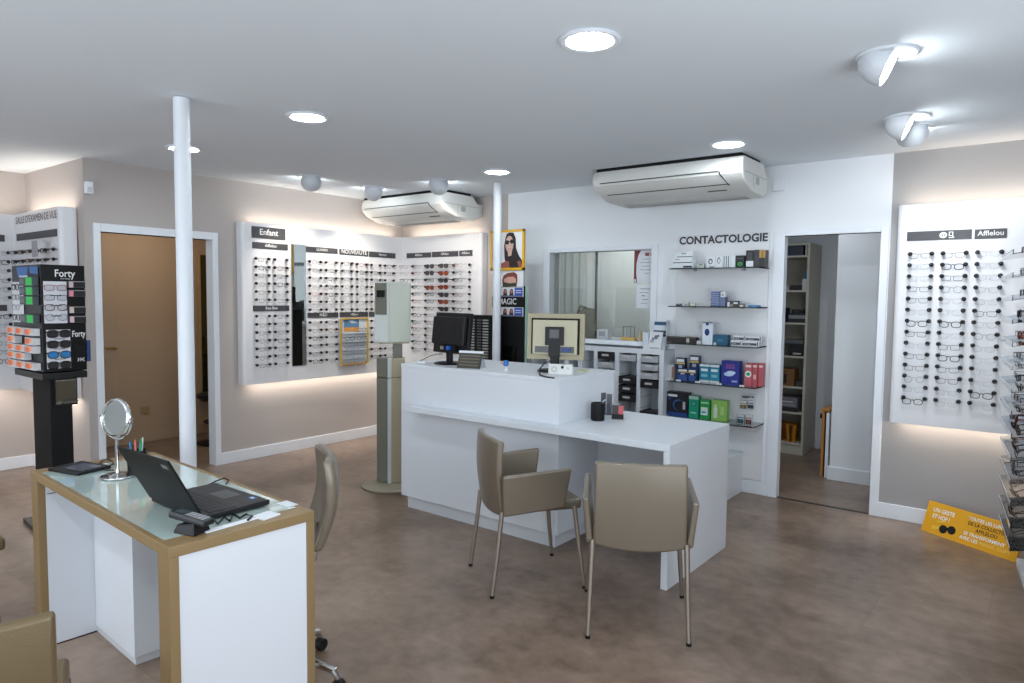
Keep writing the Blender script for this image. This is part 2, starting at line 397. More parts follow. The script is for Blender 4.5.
# ------------------------------------------------------------------ ceiling lights
def downlight(x, y, label):
    t = thing('downlight', label, 'ceiling light', (x, y, H), 0, 'round recessed downlights')
    MB().lathe([(.085, -.001), (.118, -.001), (.121, -.006), (.112, -.012), (.096, -.010), (.090, -.004)], n=40, cap=False).build('trim_ring', M_trim, t)
    MB().lathe([(.0, -.003), (.086, -.003), (.086, -.0015), (0, -.0015)], n=32).build('lamp', M_lamp, t)
for x, y, l in ((-1.467, 2.349, 'largest round recessed ceiling light, nearest the camera'),
                (-3.350, 2.407, 'round recessed ceiling light to the right of the near white pole'),
                (-4.761, 2.416, 'round recessed ceiling light partly hidden behind the near white pole'),
                (-3.552, 4.332, 'small round recessed ceiling light beside the far white pole'),
                (-1.700, 4.415, 'round recessed ceiling light beside the right air conditioner')):
    downlight(x, y, l)
for x, y in ((-1.6, -.2), (-3.4, -.2), (-5.2, -.2), (.3, 1.2)):
    area('downlight_lamp', (x, y, H - .02), (0, 0, -1), .17, .17, 9.0, COOL, 'DISK', spread=2.4)
def eyeball(x, y, d, target, label, power, color):
    """ceiling eyeball spot: trim ring and a half-egg head whose open side faces along d"""
    t = thing('spotlight', label, 'spotlight', (x, y, H), 0, 'white eyeball ceiling spotlights')
    MB().lathe([(.074, -.0005), (.112, -.0005), (.115, -.004), (.108, -.009), (.080, -.008)], n=36, cap=False).build('trim_ring', M_trim, t)
    n = Vector(d).normalized(); q = n.to_track_quat('Z', 'Y').to_matrix()
    c = Vector((0, 0, -.045)) - n * .012
    prof = [(.0, -.098)] + [(.083 * math.sin(a), -.098 * math.cos(a)) for a in [PI/2 * k / 9 for k in range(1, 10)]] + [(.083, .022), (.078, .024), (.072, .004)]
    MB().lathe(prof, c, 32, 0, q, cap=False).build('lamp_head', mat('spot_white', (205, 210, 216), .4), t)
    MB().lathe([(0, .010), (.071, .010), (.071, .004), (0, .004)], c, 28, 0, q).build('lamp_lens', mat('spot_glow', (255, 255, 255), .5, emit=(240, 250, 255), estr=40.0), t)
    p = Vector((x, y, H)) + c + n * .05
    spot('spot_lamp', p, target, power, math.radians(75), color, .7, .02)
SW = (1.0, .90, .78)
eyeball(-4.995, 3.618, (-.8, .35, .1), (A, 4.0, 1.3), 'white eyeball spotlight on the ceiling furthest left, before the left display', 42, SW)
eyeball(-4.992, 4.292, (-.8, .4, .1), (A, 4.7, 1.2), 'white eyeball spotlight on the ceiling just in front of the corner air conditioner', 42, SW)
eyeball(-4.219, 4.360, (-.45, .8, .1), (-5.0, D, 1.2), 'white eyeball spotlight at the right end of the corner air conditioner', 38, SW)
eyeball(-.584, 3.196, (.90, .10, -.42), (-.45, D, 1.4), 'largest white eyeball spotlight, nearest the camera on the right', 30, COOL)
eyeball(-.680, 4.335, (.90, .10, -.42), (.1, D, 1.3), 'middle white eyeball spotlight with bright open side, at the right', 20, COOL)
eyeball(-.690, 4.600, (.15, .85, -.60), (-.7, D, 1.2), 'white eyeball spotlight furthest back on the right, half hidden by another', 16, COOL)

# ------------------------------------------------------------------ poles
def pole(x, y, r, label):
    t = thing('support_pole', label, 'pole', (x, y, 0))
    MB().lathe([(r, 0), (r, H - .004)], n=32).build('shaft', M_pole, t)
    MB().lathe([(r + .012, 0), (r + .012, .012), (r, .016)], n=32).build('base_collar', M_pole, t)
pole(-3.565, 1.80, .040, 'thick white round pole standing behind the small gold desk')
pole(-3.875, 4.739, .036, 'thinner white round pole standing behind the white counter')

# ------------------------------------------------------------------ air conditioners
def aircon(x0, x1, y0, y1, label, lit):
    t = thing('air_conditioner', label, 'air conditioner', ((x0 + x1) / 2, (y0 + y1) / 2, H), 0, 'ceiling-hung air conditioners')
    k = Vector(t.location)
    prof = [(y0 + .02, 2.474), (y0, 2.45), (y0 - .012, 2.40), (y0 - .004, 2.36), (y0 + .055, 2.305), (y0 + .20, 2.255), (y1 - .06, 2.245), (y1, 2.285), (y1, 2.37), (y1 - .10, 2.474)]
    mb = MB(); n = len(prof)
    cy = (y0 + y1) / 2; cz = 2.38
    secs = [(x0, .62, .55), (x0 + .02, .84, .8), (x0 + .055, .96, .94), (x0 + .10, 1, 1), (x1 - .03, 1, 1), (x1 - .008, .985, .98), (x1, .95, .95)]
    vs = []
    for x, a, b in secs:
        for (y, z) in prof: vs.append((x, cy + (y - cy) * a, 2.474 + (z - 2.474) * b))
    fs = []
    for i in range(len(secs) - 1):
        for j in range(n): fs.append((i*n + j, i*n + (j+1) % n, (i+1)*n + (j+1) % n, (i+1)*n + j))
    fs.append(tuple(range(n))); fs.append(tuple((len(secs)-1)*n + j for j in range(n))[::-1])
    mb.add(vs, fs, 0, True); mb.build('casing', M_acwhite, t, world=True, fix=True, sharp=28)
    MB().box(x0 + .06, x1 - .02, y0 + .03, y1 - .12, 2.474, H - .001).build('mounting_gap', M_blackm, t, world=True)
    # front flap outlined by dark seams: along the lower front
    fl = MB()
    def q(yy, zz, xx): return Vector((xx, yy, zz))
    a0, a1 = x0 + .12, x1 - .16
    fl.hexa([q(y0 - .0165, 2.376, a0), q(y0 - .0165, 2.376, a1), q(y0 - .010, 2.376, a1), q(y0 - .010, 2.376, a0), q(y0 - .0145, 2.382, a0), q(y0 - .0145, 2.382, a1), q(y0 - .006, 2.382, a1), q(y0 - .006, 2.382, a0)])
    fl.box(a0 + .02, a1 + .04, y0 + .066, y0 + .074, 2.296, 2.302)
    fl.box(a1 - .14, a1 + .0, y0 + .145, y0 + .151, 2.268, 2.274)
    fl.hexa([q(y0 - .012, 2.36, a1), q(y0 - .012, 2.36, a1 + .006), q(y0 + .07, 2.290, a1 + .046), q(y0 + .07, 2.290, a1 + .04), q(y0 - .008, 2.378, a1), q(y0 - .008, 2.378, a1 + .006), q(y0 + .075, 2.30, a1 + .046), q(y0 + .075, 2.30, a1 + .04)])
    fl.build('flap_seam', mat('seam_dark', (50, 52, 50), .6), t, world=True)
    g = MB()
    for k_ in range(30 if lit else 0):
        xx = x0 + .18 + k_ * (x1 - x0 - .36) / 29; g.box(xx, xx + .012, y1 - .20, y1 - .10, 2.238, 2.250)
    if not lit: g.box(x0 + .14, x1 - .10, y1 - .20, y1 - .07, 2.240, 2.250)
    g.build('outlet_grille', M_acgrey, t, world=True)
    g = MB().box(x1 - .002, x1 + .002, y0 + .05, y1 - .03, 2.372, 2.377); g.box(x1 - .002, x1 + .002, y0 + .22, y0 + .226, 2.29, 2.372)
    g.build('end_seam', M_acgrey, t, world=True)
    MB().box(x1 - .001, x1 + .004, y0 + .27, y0 + .33, 2.315, 2.365).build('end_badge', M_acgrey, t, world=True)
    g = MB().box(x0 + .1, x1 - .05, y1 - .03, D, 2.30, 2.42); g.build('rear_pipe_cover', M_acwhite, t, world=True)
aircon(-2.92, -1.70, 4.68, 5.205, 'white ceiling air conditioner above the interior window and CONTACTOLOGIE shelves', False)
aircon(-5.70, -4.515, 4.70, 5.25, 'warm-lit white ceiling air conditioner above the glasses displays in the corner', True)
tag(MB().box(-1.70, -1.62, D - .022, D, 2.31, 2.40).build('pipe_cover', M_trim, bevel=.004), 'small white wall plate beside the right air conditioner', 'wall plate')
t = thing('motion_sensor', 'small white motion sensor at the top of the wall corner by the doorway', 'sensor', (A + .03, YA + .02, 2.28))
MB().box(A, A + .045, YA + .002, YA + .055, 2.235, 2.325).build('housing', M_trim, t, world=True, bevel=.006)
MB().box(A + .045, A + .050, YA + .012, YA + .045, 2.245, 2.285).build('sensor_lens', mat('sensor_lens', (200, 200, 205), .3), t, world=True)

# ------------------------------------------------------------------ eyewear
def rim(mb, cx, cz, rx, rz, kind, r, mi, y=0.0, n=14):
    pts = []
    for k in range(n):
        a = 2 * PI * k / n; c, s_ = math.cos(a), math.sin(a)
        e = {'round': 1.0, 'rect': .55, 'soft': .75}[kind]
        x = cx + rx * math.copysign(abs(c) ** e, c); z = cz + rz * math.copysign(abs(s_) ** e, s_)
        pts.append((x, y, z))
    if mi is not None: mb.tube(pts, r, 4, mi, closed=True)
    return pts
EYE = {}
def eyewear_mesh(style):
    """returns dict of part meshes: front, lenses, temples (local: front faces -Y, temples run +Y, origin at the bridge)"""
    kind, fm, lm, fr, rx, rz = STYLES[style]
    R = {}
    f = MB()
    for s_ in (-1, 1):
        rim(f, s_ * .033, -.004, rx, rz, kind, fr, 0)
        f.tube([(s_ * (.033 + rx), 0, .006), (s_ * .067, 0, .009), (s_ * .0685, .006, .009)], fr * 1.1, 4)
    f.tube([(-.033 + rx, 0, .006), (0, -.002, .010), (.033 - rx, 0, .006)], fr * 1.2, 5)
    R['frame_front'] = (f, fm)
    for i, s_ in enumerate((-1, 1)):
        l = MB(); l.poly(rim(l, s_ * .033, -.004, rx * .96, rz * .96, kind, 0, None, 0.0005), 0); R['lens%d' % i] = (l, lm)
        t_ = MB(); t_.tube([(s_ * .0685, .004, .009), (s_ * .069, .06, .010), (s_ * .066, .095, .004), (s_ * .064, .118, -.014)], [fr * 1.15, fr, fr * 1.1, fr * 1.3], 4); R['temple%d' % i] = (t_, fm)
    return R
B_ = M_black
STYLES = {
 'thin black rectangular': ('rect', col((28,28,32),.4), M_lens, .0013, .0255, .0155),
 'thick black': ('soft', col((20,20,22),.4), M_lens, .0022, .025, .018),
 'round dark metal': ('round', col((70,66,66),.3,.7), M_lens, .0010, .023, .020),
 'near-rimless': ('soft', col((150,150,155),.3,.7), M_lens, .0007, .0255, .0165),
 'tortoiseshell': ('soft', col((92,58,40),.35), M_lens, .0020, .025, .018),
 'red-brown': ('rect', col((140,60,52),.35), M_lens, .0016, .025, .016),
 'dark sunglasses': ('soft', col((22,22,24),.35), M_sun, .0030, .0285, .021),
 'brown sunglasses': ('soft', col((110,52,34),.35), M_brownlens, .0030, .0285, .021),
 'blue-lensed sunglasses': ('soft', col((30,30,34),.35), M_bluelens, .0026, .0275, .020)}
def make_eyewear(style, parts, label, group):
    key = (style, parts)
    if key not in EYE:
        R = eyewear_mesh(style)
        if parts:
            EYE[key] = {}
            for k, (mb, m) in R.items():
                o = mb.build(k, m); EYE[key][k] = o.data; bpy.data.objects.remove(o)
        else:
            big = MB(); ms = []
            for k, (mb, m) in R.items():
                if m not in ms: ms.append(m)
                mi = ms.index(m); k0 = len(big.v); big.v += mb.v
                for f, s_ in zip(mb.f, mb.s): big.f.append(tuple(k0 + i for i in f)); big.m.append(mi); big.s.append(s_)
            o = big.build('eyeglasses', ms); EYE[key] = o.data; bpy.data.objects.remove(o)
    nm = 'sunglasses' if 'sunglasses' in style else 'eyeglasses'
    if parts:
        t = bpy.data.objects.new(nm, None); COL.objects.link(t); t.empty_display_size = .02
        for k, me in EYE[key].items():
            o = bpy.data.objects.new(k.rstrip('01'), me); COL.objects.link(o); o.parent = t
    else:
        t = bpy.data.objects.new(nm, EYE[key]); COL.objects.link(t)
    t['label'] = label; t['category'] = 'glasses'; t['group'] = group
    return t
ORD = ['top', 'second', 'third', 'fourth', 'fifth', 'sixth', 'seventh', 'eighth', 'ninth', 'tenth', 'eleventh', 'twelfth', 'thirteenth', 'fourteenth', 'fifteenth']
COLN = ['leftmost', 'second', 'third', 'fourth', 'fifth', 'sixth']
PEG_MESH = MB().lathe([(.0035, 0), (.004, .012), (.011, .017), (.0142, .026), (.011, .035), (.005, .039)], n=12, M=Matrix.Rotation(PI/2, 3, 'X')).build('peg', M_black)
PEG = PEG_MESH.data; bpy.data.objects.remove(PEG_MESH)
def panel(x0, x1, z0, z1, th, label, origin, rz, strip=True, round_ends=(True, True)):
    """white display panel standing th off the wall. local: X along the wall, front at y=0, wall at y=+th"""
    t = thing('display_panel', label, 'display panel', origin, rz, 'white wall displays for glasses')
    rr = .03; pts = []
    def arc(cx, cy, a0, a1, n=5): return [(cx + rr * math.cos(a0 + (a1 - a0) * k / n), cy + rr * math.sin(a0 + (a1 - a0) * k / n)) for k in range(n + 1)]
    left = arc(x0 + rr, rr, PI, PI * 1.5) if round_ends[0] else [(x0, 0)]
    right = arc(x1 - rr, rr, PI * 1.5, PI * 2) if round_ends[1] else [(x1, 0)]
    outer = ([(x0, th - .012)] if round_ends[0] else []) + left + right + ([(x1, th - .012)] if round_ends[1] else [])
    inner = [(x1 - .016 if round_ends[1] else x1, th - .012)] if round_ends[1] else []
    inner += [(x1 - .016 if round_ends[1] else x1, .016), (x0 + .016 if round_ends[0] else x0, .016)]
    if round_ends[0]: inner += [(x0 + .016, th - .012)]
    MB().prism(outer + inner, 2, z0, z1).build('board', M_panel, t, fix=True, sharp=30)
    if strip:
        MB().box(x0 + .08, x1 - .08, .018, .034, z0 + .03, z0 + .045).build('light_strip', M_led, t)
        MB().box(x0 + .08, x1 - .08, .018, .034, z1 - .045, z1 - .03).build('light_strip', M_led, t)
    return t
def pegs(t, pts, limit=100):
    """pegs of a display at local (x, z); past the limit one stuff part"""
    for x, z in pts[:limit]:
        o = bpy.data.objects.new('peg', PEG); COL.objects.link(o); o.parent = t; o.location = (x, 0, z)
    if len(pts) > limit:
        mb = MB()
        for x, z in pts[limit:]:
            mb.lathe([(.0035, 0), (.004, .012), (.011, .017), (.0142, .026), (.011, .035), (.005, .039)], (x, 0, z), 8, 0, Matrix.Rotation(PI/2, 3, 'X'))
        o = mb.build('peg', M_black, t); o['kind'] = 'stuff'
def banner(t, x0, x1, z0, z1, body=None, size=.03, script=False):
    b = MB().box(x0, x1, -.006, 0.0, z0, z1).build('banner', M_dark, t)
    if body: text(body, ((x0 + x1) / 2, -.0062, (z0 + z1) / 2 - size * .36), (1, 0, 0), (.0, 0, 1), size, M_white_ink, b, align='CENTER', bold=.01)
    return b
def pick(n, table):
    r = random.random(); a = 0
    for s_, p_ in table:
        a += p_
        if r < a: return s_
    return table[0][0]
OPT = [('thin black rectangular', .42), ('thick black', .16), ('round dark metal', .14), ('near-rimless', .18), ('tortoiseshell', .06), ('red-brown', .04)]
def fill(t, cols, rows, where, group, table=OPT, parts=False, front=.062, style_fn=None, drop=.004):
    """hang one pair of glasses per (column centre x, row z) in front of the panel t"""
    M = Matrix.Translation(t.location) @ Matrix.Rotation(t.rotation_euler.z, 4, 'Z')
    for ci, x in enumerate(cols):
        for ri, z in enumerate(rows):
            st = style_fn(ci, ri) if style_fn else pick(0, table)
            if st is None: continue
            lab = '%s%s, %s row down, %s column, %s' % (st, '' if 'sunglasses' in st else ' eyeglasses', ORD[ri], COLN[ci], where)
            if ri == 0: lab = lab.replace('top row down', 'top row')
            e = make_eyewear(st, parts, lab, group)
            e.location = M @ Vector((x + random.uniform(-.002, .002), -front + random.uniform(-.004, .004), z - drop + random.uniform(-.003, .003)))
            e.rotation_euler = (random.uniform(-.06, .10), random.uniform(-.02, .02), t.rotation_euler.z + random.uniform(-.05, .05))
ROWS = [1.821 - .0732 * k for k in range(14)]
# --- left wall display (faces +X; local x runs +Y in the world)
S1 = .10
PZ0, PZ1 = .695, 2.137
PL = panel(3.353, D - S1, PZ0, PZ1, S1, 'long white glasses display on the left wall, headed Enfant, beside the doorway', (A + S1, 0, 0), PI / 2, round_ends=(True, False))
banner(PL, 3.447, 3.787, 2.004, 2.106, 'Enfant', .052)
banner(PL, 3.451, 3.812, 1.912, 1.967, 'Afflelou', .026)
banner(PL, 3.451, 3.820, 1.352, 1.403, 'Ray-Ban', .026)
banner(PL, 4.011, 4.378, 1.912, 1.963, 'LIUNISEX', .022); banner(PL, 4.403, 4.769, 1.908, 1.963, 'NOUVEAUTE', .038); banner(PL, 4.782, 5.145, 1.905, 1.960, 'Homme', .022)
banner(PL, 4.024, 4.383, 1.283, 1.332, 'M&D', .03); banner(PL, 4.401, 4.762, 1.283, 1.334, 'Afflelou', .022); banner(PL, 4.778, 5.145, 1.283, 1.334)
ec = [(3.471, 3.598), (3.659, 3.786)]
mc = [(4.035, 4.161), (4.225, 4.344), (4.417, 4.536), (4.606, 4.729), (4.795, 4.911), (4.980, 5.100)]
er = ROWS[:6] + ROWS[7:]
r1 = [1.821 - .0765 * k for k in range(7)]; r2 = [1.240 - .074 * k for k in range(6)]
pp = [(x, z) for z in r1 for pr_ in mc for x in pr_] + [(x, z) for z in er for pr_ in ec for x in pr_] + [(x, z) for z in r2 for pr_ in (mc[:2] + mc[4:]) for x in pr_]
pegs(PL, pp)
g1 = 'glasses on the left wall display'
fill(PL, [(a + b) / 2 for a, b in ec], er, 'under the Enfant banner', g1)
fill(PL, [(a + b) / 2 for a, b in mc], r1, 'upper main block of left wall display', g1)
fill(PL, [(a + b) / 2 for a, b in mc[:2]], r2, 'lower block between mirror and yellow-framed display', g1)
fill(PL, [(a + b) / 2 for a, b in mc[4:]], r2, 'lower block right of yellow-framed display', g1)
# rails
for x in [3.5345, 3.7225] + [(a + b) / 2 for a, b in mc]:
    pass
MB().box(3.849, 4.004, -.008, -.001, .835, 1.972).build('mirror', M_mirror, PL)
MB().box(3.845, 4.008, -.004, .000, .828, 1.976).build('mirror_frame', mat('mirror_frame', (150, 150, 148), .4), PL)
# yellow-framed small display on the left wall display
t = thing('framed_display', 'yellow-framed small display of glasses with a beach picture on top', 'display', (A + S1 + .02, 4.545, 1.04), PI / 2)
y = mat('yellow_frame', (196, 160, 62), .45)
f = MB(); f.box(-.175, .175, -.045, -.025, .225, .238); f.box(-.175, .175, -.045, -.025, -.238, -.225); f.box(-.175, -.162, -.045, -.025, -.225, .225); f.box(.162, .175, -.045, -.025, -.225, .225)
f.build('frame', y, t)
MB().box(-.165, .165, -.030, .020, -.228, .228).build('back_board', mat('pale_blue_board', (196, 202, 212), .5), t)
f = MB(); fc = Face(f, (-.13, -.031, .10), (.19, 0, 0), (0, 0, .12)); fc.rect(0, 1, .35, 1, 0); fc.rect(0, 1, 0, .35, 1); fc.pg([(.3, .9), (.55, .96), (.9, .7), (.5, .72)], 2, .0014)
f.build('picture', [col((84, 124, 158)), col((206, 146, 74)), col((200, 210, 215))], t)
for k in range(4):
    f = MB().box(-.15, .15, -.075, -.03, .075 - .085 * k, .079 - .085 * k); f.build('shelf', M_acrylic, t)
for k in range(5):
    for s_ in (0, 1):
        if k == 0 and s_ == 0: continue
        e = make_eyewear(['tortoiseshell', 'thick black', 'thin black rectangular', 'round dark metal', 'red-brown'][k], False, '%s eyeglasses on the %s shelf of the yellow-framed display, %s side' % (['tortoiseshell', 'thick black', 'thin black rectangular', 'round dark metal', 'red-brown'][k], ORD[k], 'right' if s_ else 'left'), 'glasses in the yellow-framed display')
        e.location = (A + S1 + .075, 4.545 - .075 + .15 * s_, 1.04 + .118 - .085 * k - (0 if k else -.0) ); e.rotation_euler = (0, 0, PI / 2)
# --- right part of the corner (faces -Y)
PC = panel(A + S1, -4.489, PZ0, PZ1, S1, 'white glasses and sunglasses display on the back wall beneath the corner air conditioner', (0, D - S1, 0), 0, round_ends=(False, True))
banner(PC, -5.545, -5.178, 1.911, 1.963, 'Afflelou', .024); banner(PC, -5.163, -4.795, 1.911, 1.966, 'Afflelou', .024); banner(PC, -4.778, -4.604, 1.911, 1.967, 'Afflelou', .024)
cc = [-5.53, -5.335, -5.14, -4.94, -4.74]
pegs(PC, [(x, z) for z in ROWS[:13] for x in (-5.435, -5.24, -5.04, -4.84, -4.622)])
def cs(ci, ri):
    if ci == 3: return ['dark sunglasses', 'brown sunglasses', 'dark sunglasses', 'brown sunglasses', 'dark sunglasses', 'brown sunglasses', 'dark sunglasses'][ri] if ri < 7 else pick(0, OPT)
    if ci == 2: return ['dark sunglasses', 'dark sunglasses', 'thick black', 'brown sunglasses', 'thick black', 'thick black'][ri] if ri < 6 else pick(0, OPT)
    if ci == 0 and ri > 2: return None
    return ['red-brown', 'thin black rectangular', 'thick black', 'round dark metal'][(ri * 3 + ci) % 4]
fill(PC, cc, ROWS[:13], 'corner display beneath the air conditioner', 'glasses on the corner display', style_fn=cs)
# --- right display on the grey wall
PR = panel(-.850, .95, PZ0 - .01, PZ1, S1, 'white glasses display with black pegs on the grey wall at right', (0, D - S1, 0), 0)
b = banner(PR, -.790, -.432, 1.899, 1.958, None)
f = MB(); fc = Face(f, (-.61, -.0065, 1.905), (.05, 0, 0), (0, 0, .046)); fc.ell(.5, .5, .42, .42, 0); fc.ell(.5, .5, .22, .13, 1, .0014); fc.ell(.5, .5, .08, .08, 0, .0020)
fc = Face(f, (-.613 + .058, -.0065, 1.908), (.03, 0, 0), (0, 0, .04)); fc.rect(0, .8, .3, 1, 0); fc.rect(0, 1, 0, .12, 0); fc.rect(.2, .6, .4, .9, 1, .0014); fc.rect(.6, 1, .2, .3, 0)
f.build('emblem', [M_white_ink, M_dark], b)
banner(PR, -.417, -.252, 1.897, 1.955, 'Afflelou', .030)
rc = [(-.764, -.641), (-.580, -.455), (-.395, -.272)]
rr_ = [1.811 - .0728 * k for k in range(14)]
pegs(PR, [(x, z) for z in rr_ for pr_ in rc for x in pr_])
def rs(ci, ri):
    return [['thin black rectangular', 'near-rimless', 'near-rimless', 'thin black rectangular', 'thin black rectangular', 'near-rimless', 'thick black', 'thin black rectangular', 'near-rimless', 'thin black rectangular', 'thin black rectangular', 'round dark metal', 'near-rimless', 'thick black'],
            ['thin black rectangular', 'thick black', 'thin black rectangular', 'round dark metal', 'near-rimless', 'near-rimless', 'thick black', 'near-rimless', 'thin black rectangular', 'thick black', 'thin black rectangular', 'thin black rectangular', 'near-rimless', 'near-rimless'],
            ['near-rimless', 'near-rimless', 'near-rimless', 'near-rimless', 'near-rimless', 'thin black rectangular', 'near-rimless', 'round dark metal', 'near-rimless', 'near-rimless', 'near-rimless', 'near-rimless', 'thick black', 'near-rimless']][ci][ri]
fill(PR, [(a + b) / 2 for a, b in rc], rr_, 'display on the grey wall', 'glasses on the grey wall display', parts=True, style_fn=rs, front=.075, drop=.012)
# --- alcove displays
S2 = .13; YP = YA - S2
PA = panel(WL + S2, -5.835, PZ0, PZ1, S2, "white glasses display lettered SALLE D'EXAMEN DE VUE at the far left", (0, YP, 0), 0, round_ends=(False, True))
text("SALLE D'EXAMEN DE VUE", (-6.735, YP - .001, 2.055), (1, 0, 0), (0, 0, 1), .056, M_ink, PA, world=True, width=.87)
banner(PA, -6.72, -5.87, 1.918, 1.973); 
ac = [-6.60, -6.44, -6.28, -6.12, -5.96]
pegs(PA, [(x, z) for z in ROWS[:2] for x in (-6.68, -6.52, -6.36, -6.20, -6.04, -5.88)] + [(x, z) for z in ROWS[2:13] for x in (-6.68, -6.60)])
fill(PA, ac, ROWS[:2], 'alcove display beneath the dark banner', 'glasses on the alcove displays')
PS = panel(-.6, YP, PZ0, PZ1, S2, 'white glasses display on the alcove side wall at the left frame edge', (WL + S2, 0, 0), PI / 2, round_ends=(True, False))
banner(PS, 1.50, 1.94, 1.91, 1.965); banner(PS, 1.50, 1.94, 1.345, 1.395)
pegs(PS, [(x, z) for z in ROWS[:6] + ROWS[7:13] for x in (1.955, 1.83, 1.70, 1.57)])
fill(PS, [1.63, 1.76, 1.89], ROWS[:6] + ROWS[7:13], 'alcove side wall display', 'glasses on the alcove displays')
t = MB().box(-6.085, -5.975, YP - .10, YP - .096, 1.765, 1.885).build('hanging_tag', mat('tag_grey', (150, 150, 156), .5)); tag(t, 'grey hanging sign tag in front of the alcove display', 'tag')

# light strips behind the panels
def striplight(p0, p1, direction, w, power, color=WARM):
    p0 = Vector(p0); p1 = Vector(p1); l = area('strip_lamp', (p0 + p1) / 2, direction, (p1 - p0).length, w, power, color)
    x = (p1 - p0).normalized(); z = -Vector(direction).normalized(); yv = z.cross(x)
    l.rotation_euler = Matrix((x, yv, z)).transposed().to_euler(); return l
SP = 3.0
for z, dz, k in ((PZ0 + .01, -1, 1.0), (PZ1 - .01, 1, .8)):
    striplight((A + .068, 3.45, z), (A + .068, 5.20, z), (-.0, 0, dz), .03, SP * k)
    striplight((-5.55, D - .068, z), (-4.58, D - .068, z), (0, .0, dz), .03, SP * .55 * k)
    striplight((-.80, D - .068, z), (.90, D - .068, z), (0, .0, dz), .03, SP * 1.0 * k, (1, .86, .72))
    striplight((WL + S2, YA - .085, z), (-5.86, YA - .085, z), (0, .0, dz), .03, SP * .8 * k)
    striplight((WL + .085, -.5, z), (WL + .085, 1.95, z), (0, 0, dz), .03, SP * 1.5 * k)
# exam room lamp and storage, lab lamps
area('exam_lamp', (-6.5, 3.1, H - .03), (0, 0, -1), .3, .3, 7, (1, .87, .72), 'DISK')
area('storage_lamp', (-1.55, 5.95, H - .03), (0, 0, -1), .3, .3, 3.2, COOL, 'DISK')
area('lab_lamp', (-3.4, 6.0, H - .03), (0, 0, -1), .4, .4, 16, COOL, 'DISK')

# ================================================================== furniture
# ------------------------------------------------------------------ white reception counter
CT = thing('reception_counter', 'large white reception counter with a raised block and lower desk wing', 'counter', (-2.5, 3.7, 0))
MB().box(-3.59, -2.255, 3.34, 3.985, .095, 1.005).build('raised_block', M_lam, CT, world=True, bevel=.002)
MB().box(-3.592, -2.253, 3.338, 3.987, 1.005, 1.030).build('block_top', M_lam, CT, world=True, bevel=.002)
MB().box(-3.57, -2.30, 3.385, 3.96, 0, .095).build('plinth', M_lam, CT, world=True, bevel=.002)
w = MB(); w.prism([(-3.448, 3.244), (-1.505, 3.244), (-1.505, 4.056), (-2.2535, 4.056), (-2.2535, 3.3385), (-3.448, 3.3385)], 2, .720, .757)
w.build('worktop', M_lam, CT, world=True, bevel=.002, fix=True)
MB().box(-1.542, -1.505, 3.244, 4.056, 0, .720).build('side_panel', M_lam, CT, world=True, bevel=.002)
MB().box(-2.255, -1.585, 3.786, 3.806, .02, .720).build('modesty_panel', M_lam, CT, world=True, bevel=.002)

# ------------------------------------------------------------------ chairs
def armchair(label, leather, loc, rz, group='taupe leather armchairs', arms=True):
    t = thing('armchair', label, 'chair', loc, rz, group)
    def back(u, v):
        z = .405 + .378 * v; hw = .203 - .003 * v
        x = (u - .5) * 2 * hw
        bulge = .022 * (1 - (2*u - 1) ** 2)
        if v < .5: z -= .018 * (1 - (2*u - 1) ** 2) * (1 - v * 2)
        y = -.196 - bulge - .020 * v - .016 * math.sin(v * PI)
        return (x, y, z)
    MB().slab(back, 12, 8, .034).build('backrest', leather, t, bevel=.011, seg=3, fix=True)
    def seat(u, v): return ((u - .5) * (.40 if arms else .43), -.20 + (.44 if arms else .47) * v, .408 - .0 * v)
    MB().slab(seat, 6, 6, .055, axis=2).build('seat', leather, t, bevel=.016, seg=3, fix=True)
    for s_ in (-1, 1):
        p = [(-.195, .408), (-.206, .618), (.160, .640), (.130, .430)]
        vs = []
        for off in (0, .030):
            for y, z in p:
                k = (z - .415) / .235
                vs.append((s_ * (.204 + .024 * k + off), y, z))
        if arms: MB().add(vs, [(0,1,2,3), (4,7,6,5), (0,4,5,1), (1,5,6,2), (2,6,7,3), (3,7,4,0)]).build('armrest', leather, t, bevel=.012, seg=3, fix=True)
        for (x0, y0, x1, y1) in ((s_ * .205, -.196, s_ * .218, -.248), (s_ * .205, .195, s_ * .238, .245)):
            lg = MB().tube([(x0, y0, .43), (x0 + (x1 - x0) * .5, y0 + (y1 - y0) * .5, .2), (x1, y1, .008)], [.0125, .0115, .0095], 12).build('leg', M_steel, t)
            MB().tube([(x1, y1, .0), (x1, y1, .014)], .0115, 10).build('foot_cap', M_black, lg)
    return t
armchair('taupe leather armchair angled beside the counter block, seen from its right side', M_leather, (-2.185, 2.934, 0), math.radians(-34.3))
armchair('taupe leather armchair with its broad back to the camera before the counter', M_leather, (-1.493, 2.885, 0), math.radians(30))
c_ = armchair('armless olive taupe leather chair cut off at the bottom left corner', M_leather2, (-2.0, .45, 0), math.radians(70), 'olive taupe side chairs', False); c_.name = 'side_chair'
c_ = armchair('side chair mostly out of frame, only its leg at the left edge', M_leather2, (-3.685, .70, 0), math.radians(-4), 'olive taupe side chairs', False); c_.name = 'side_chair'

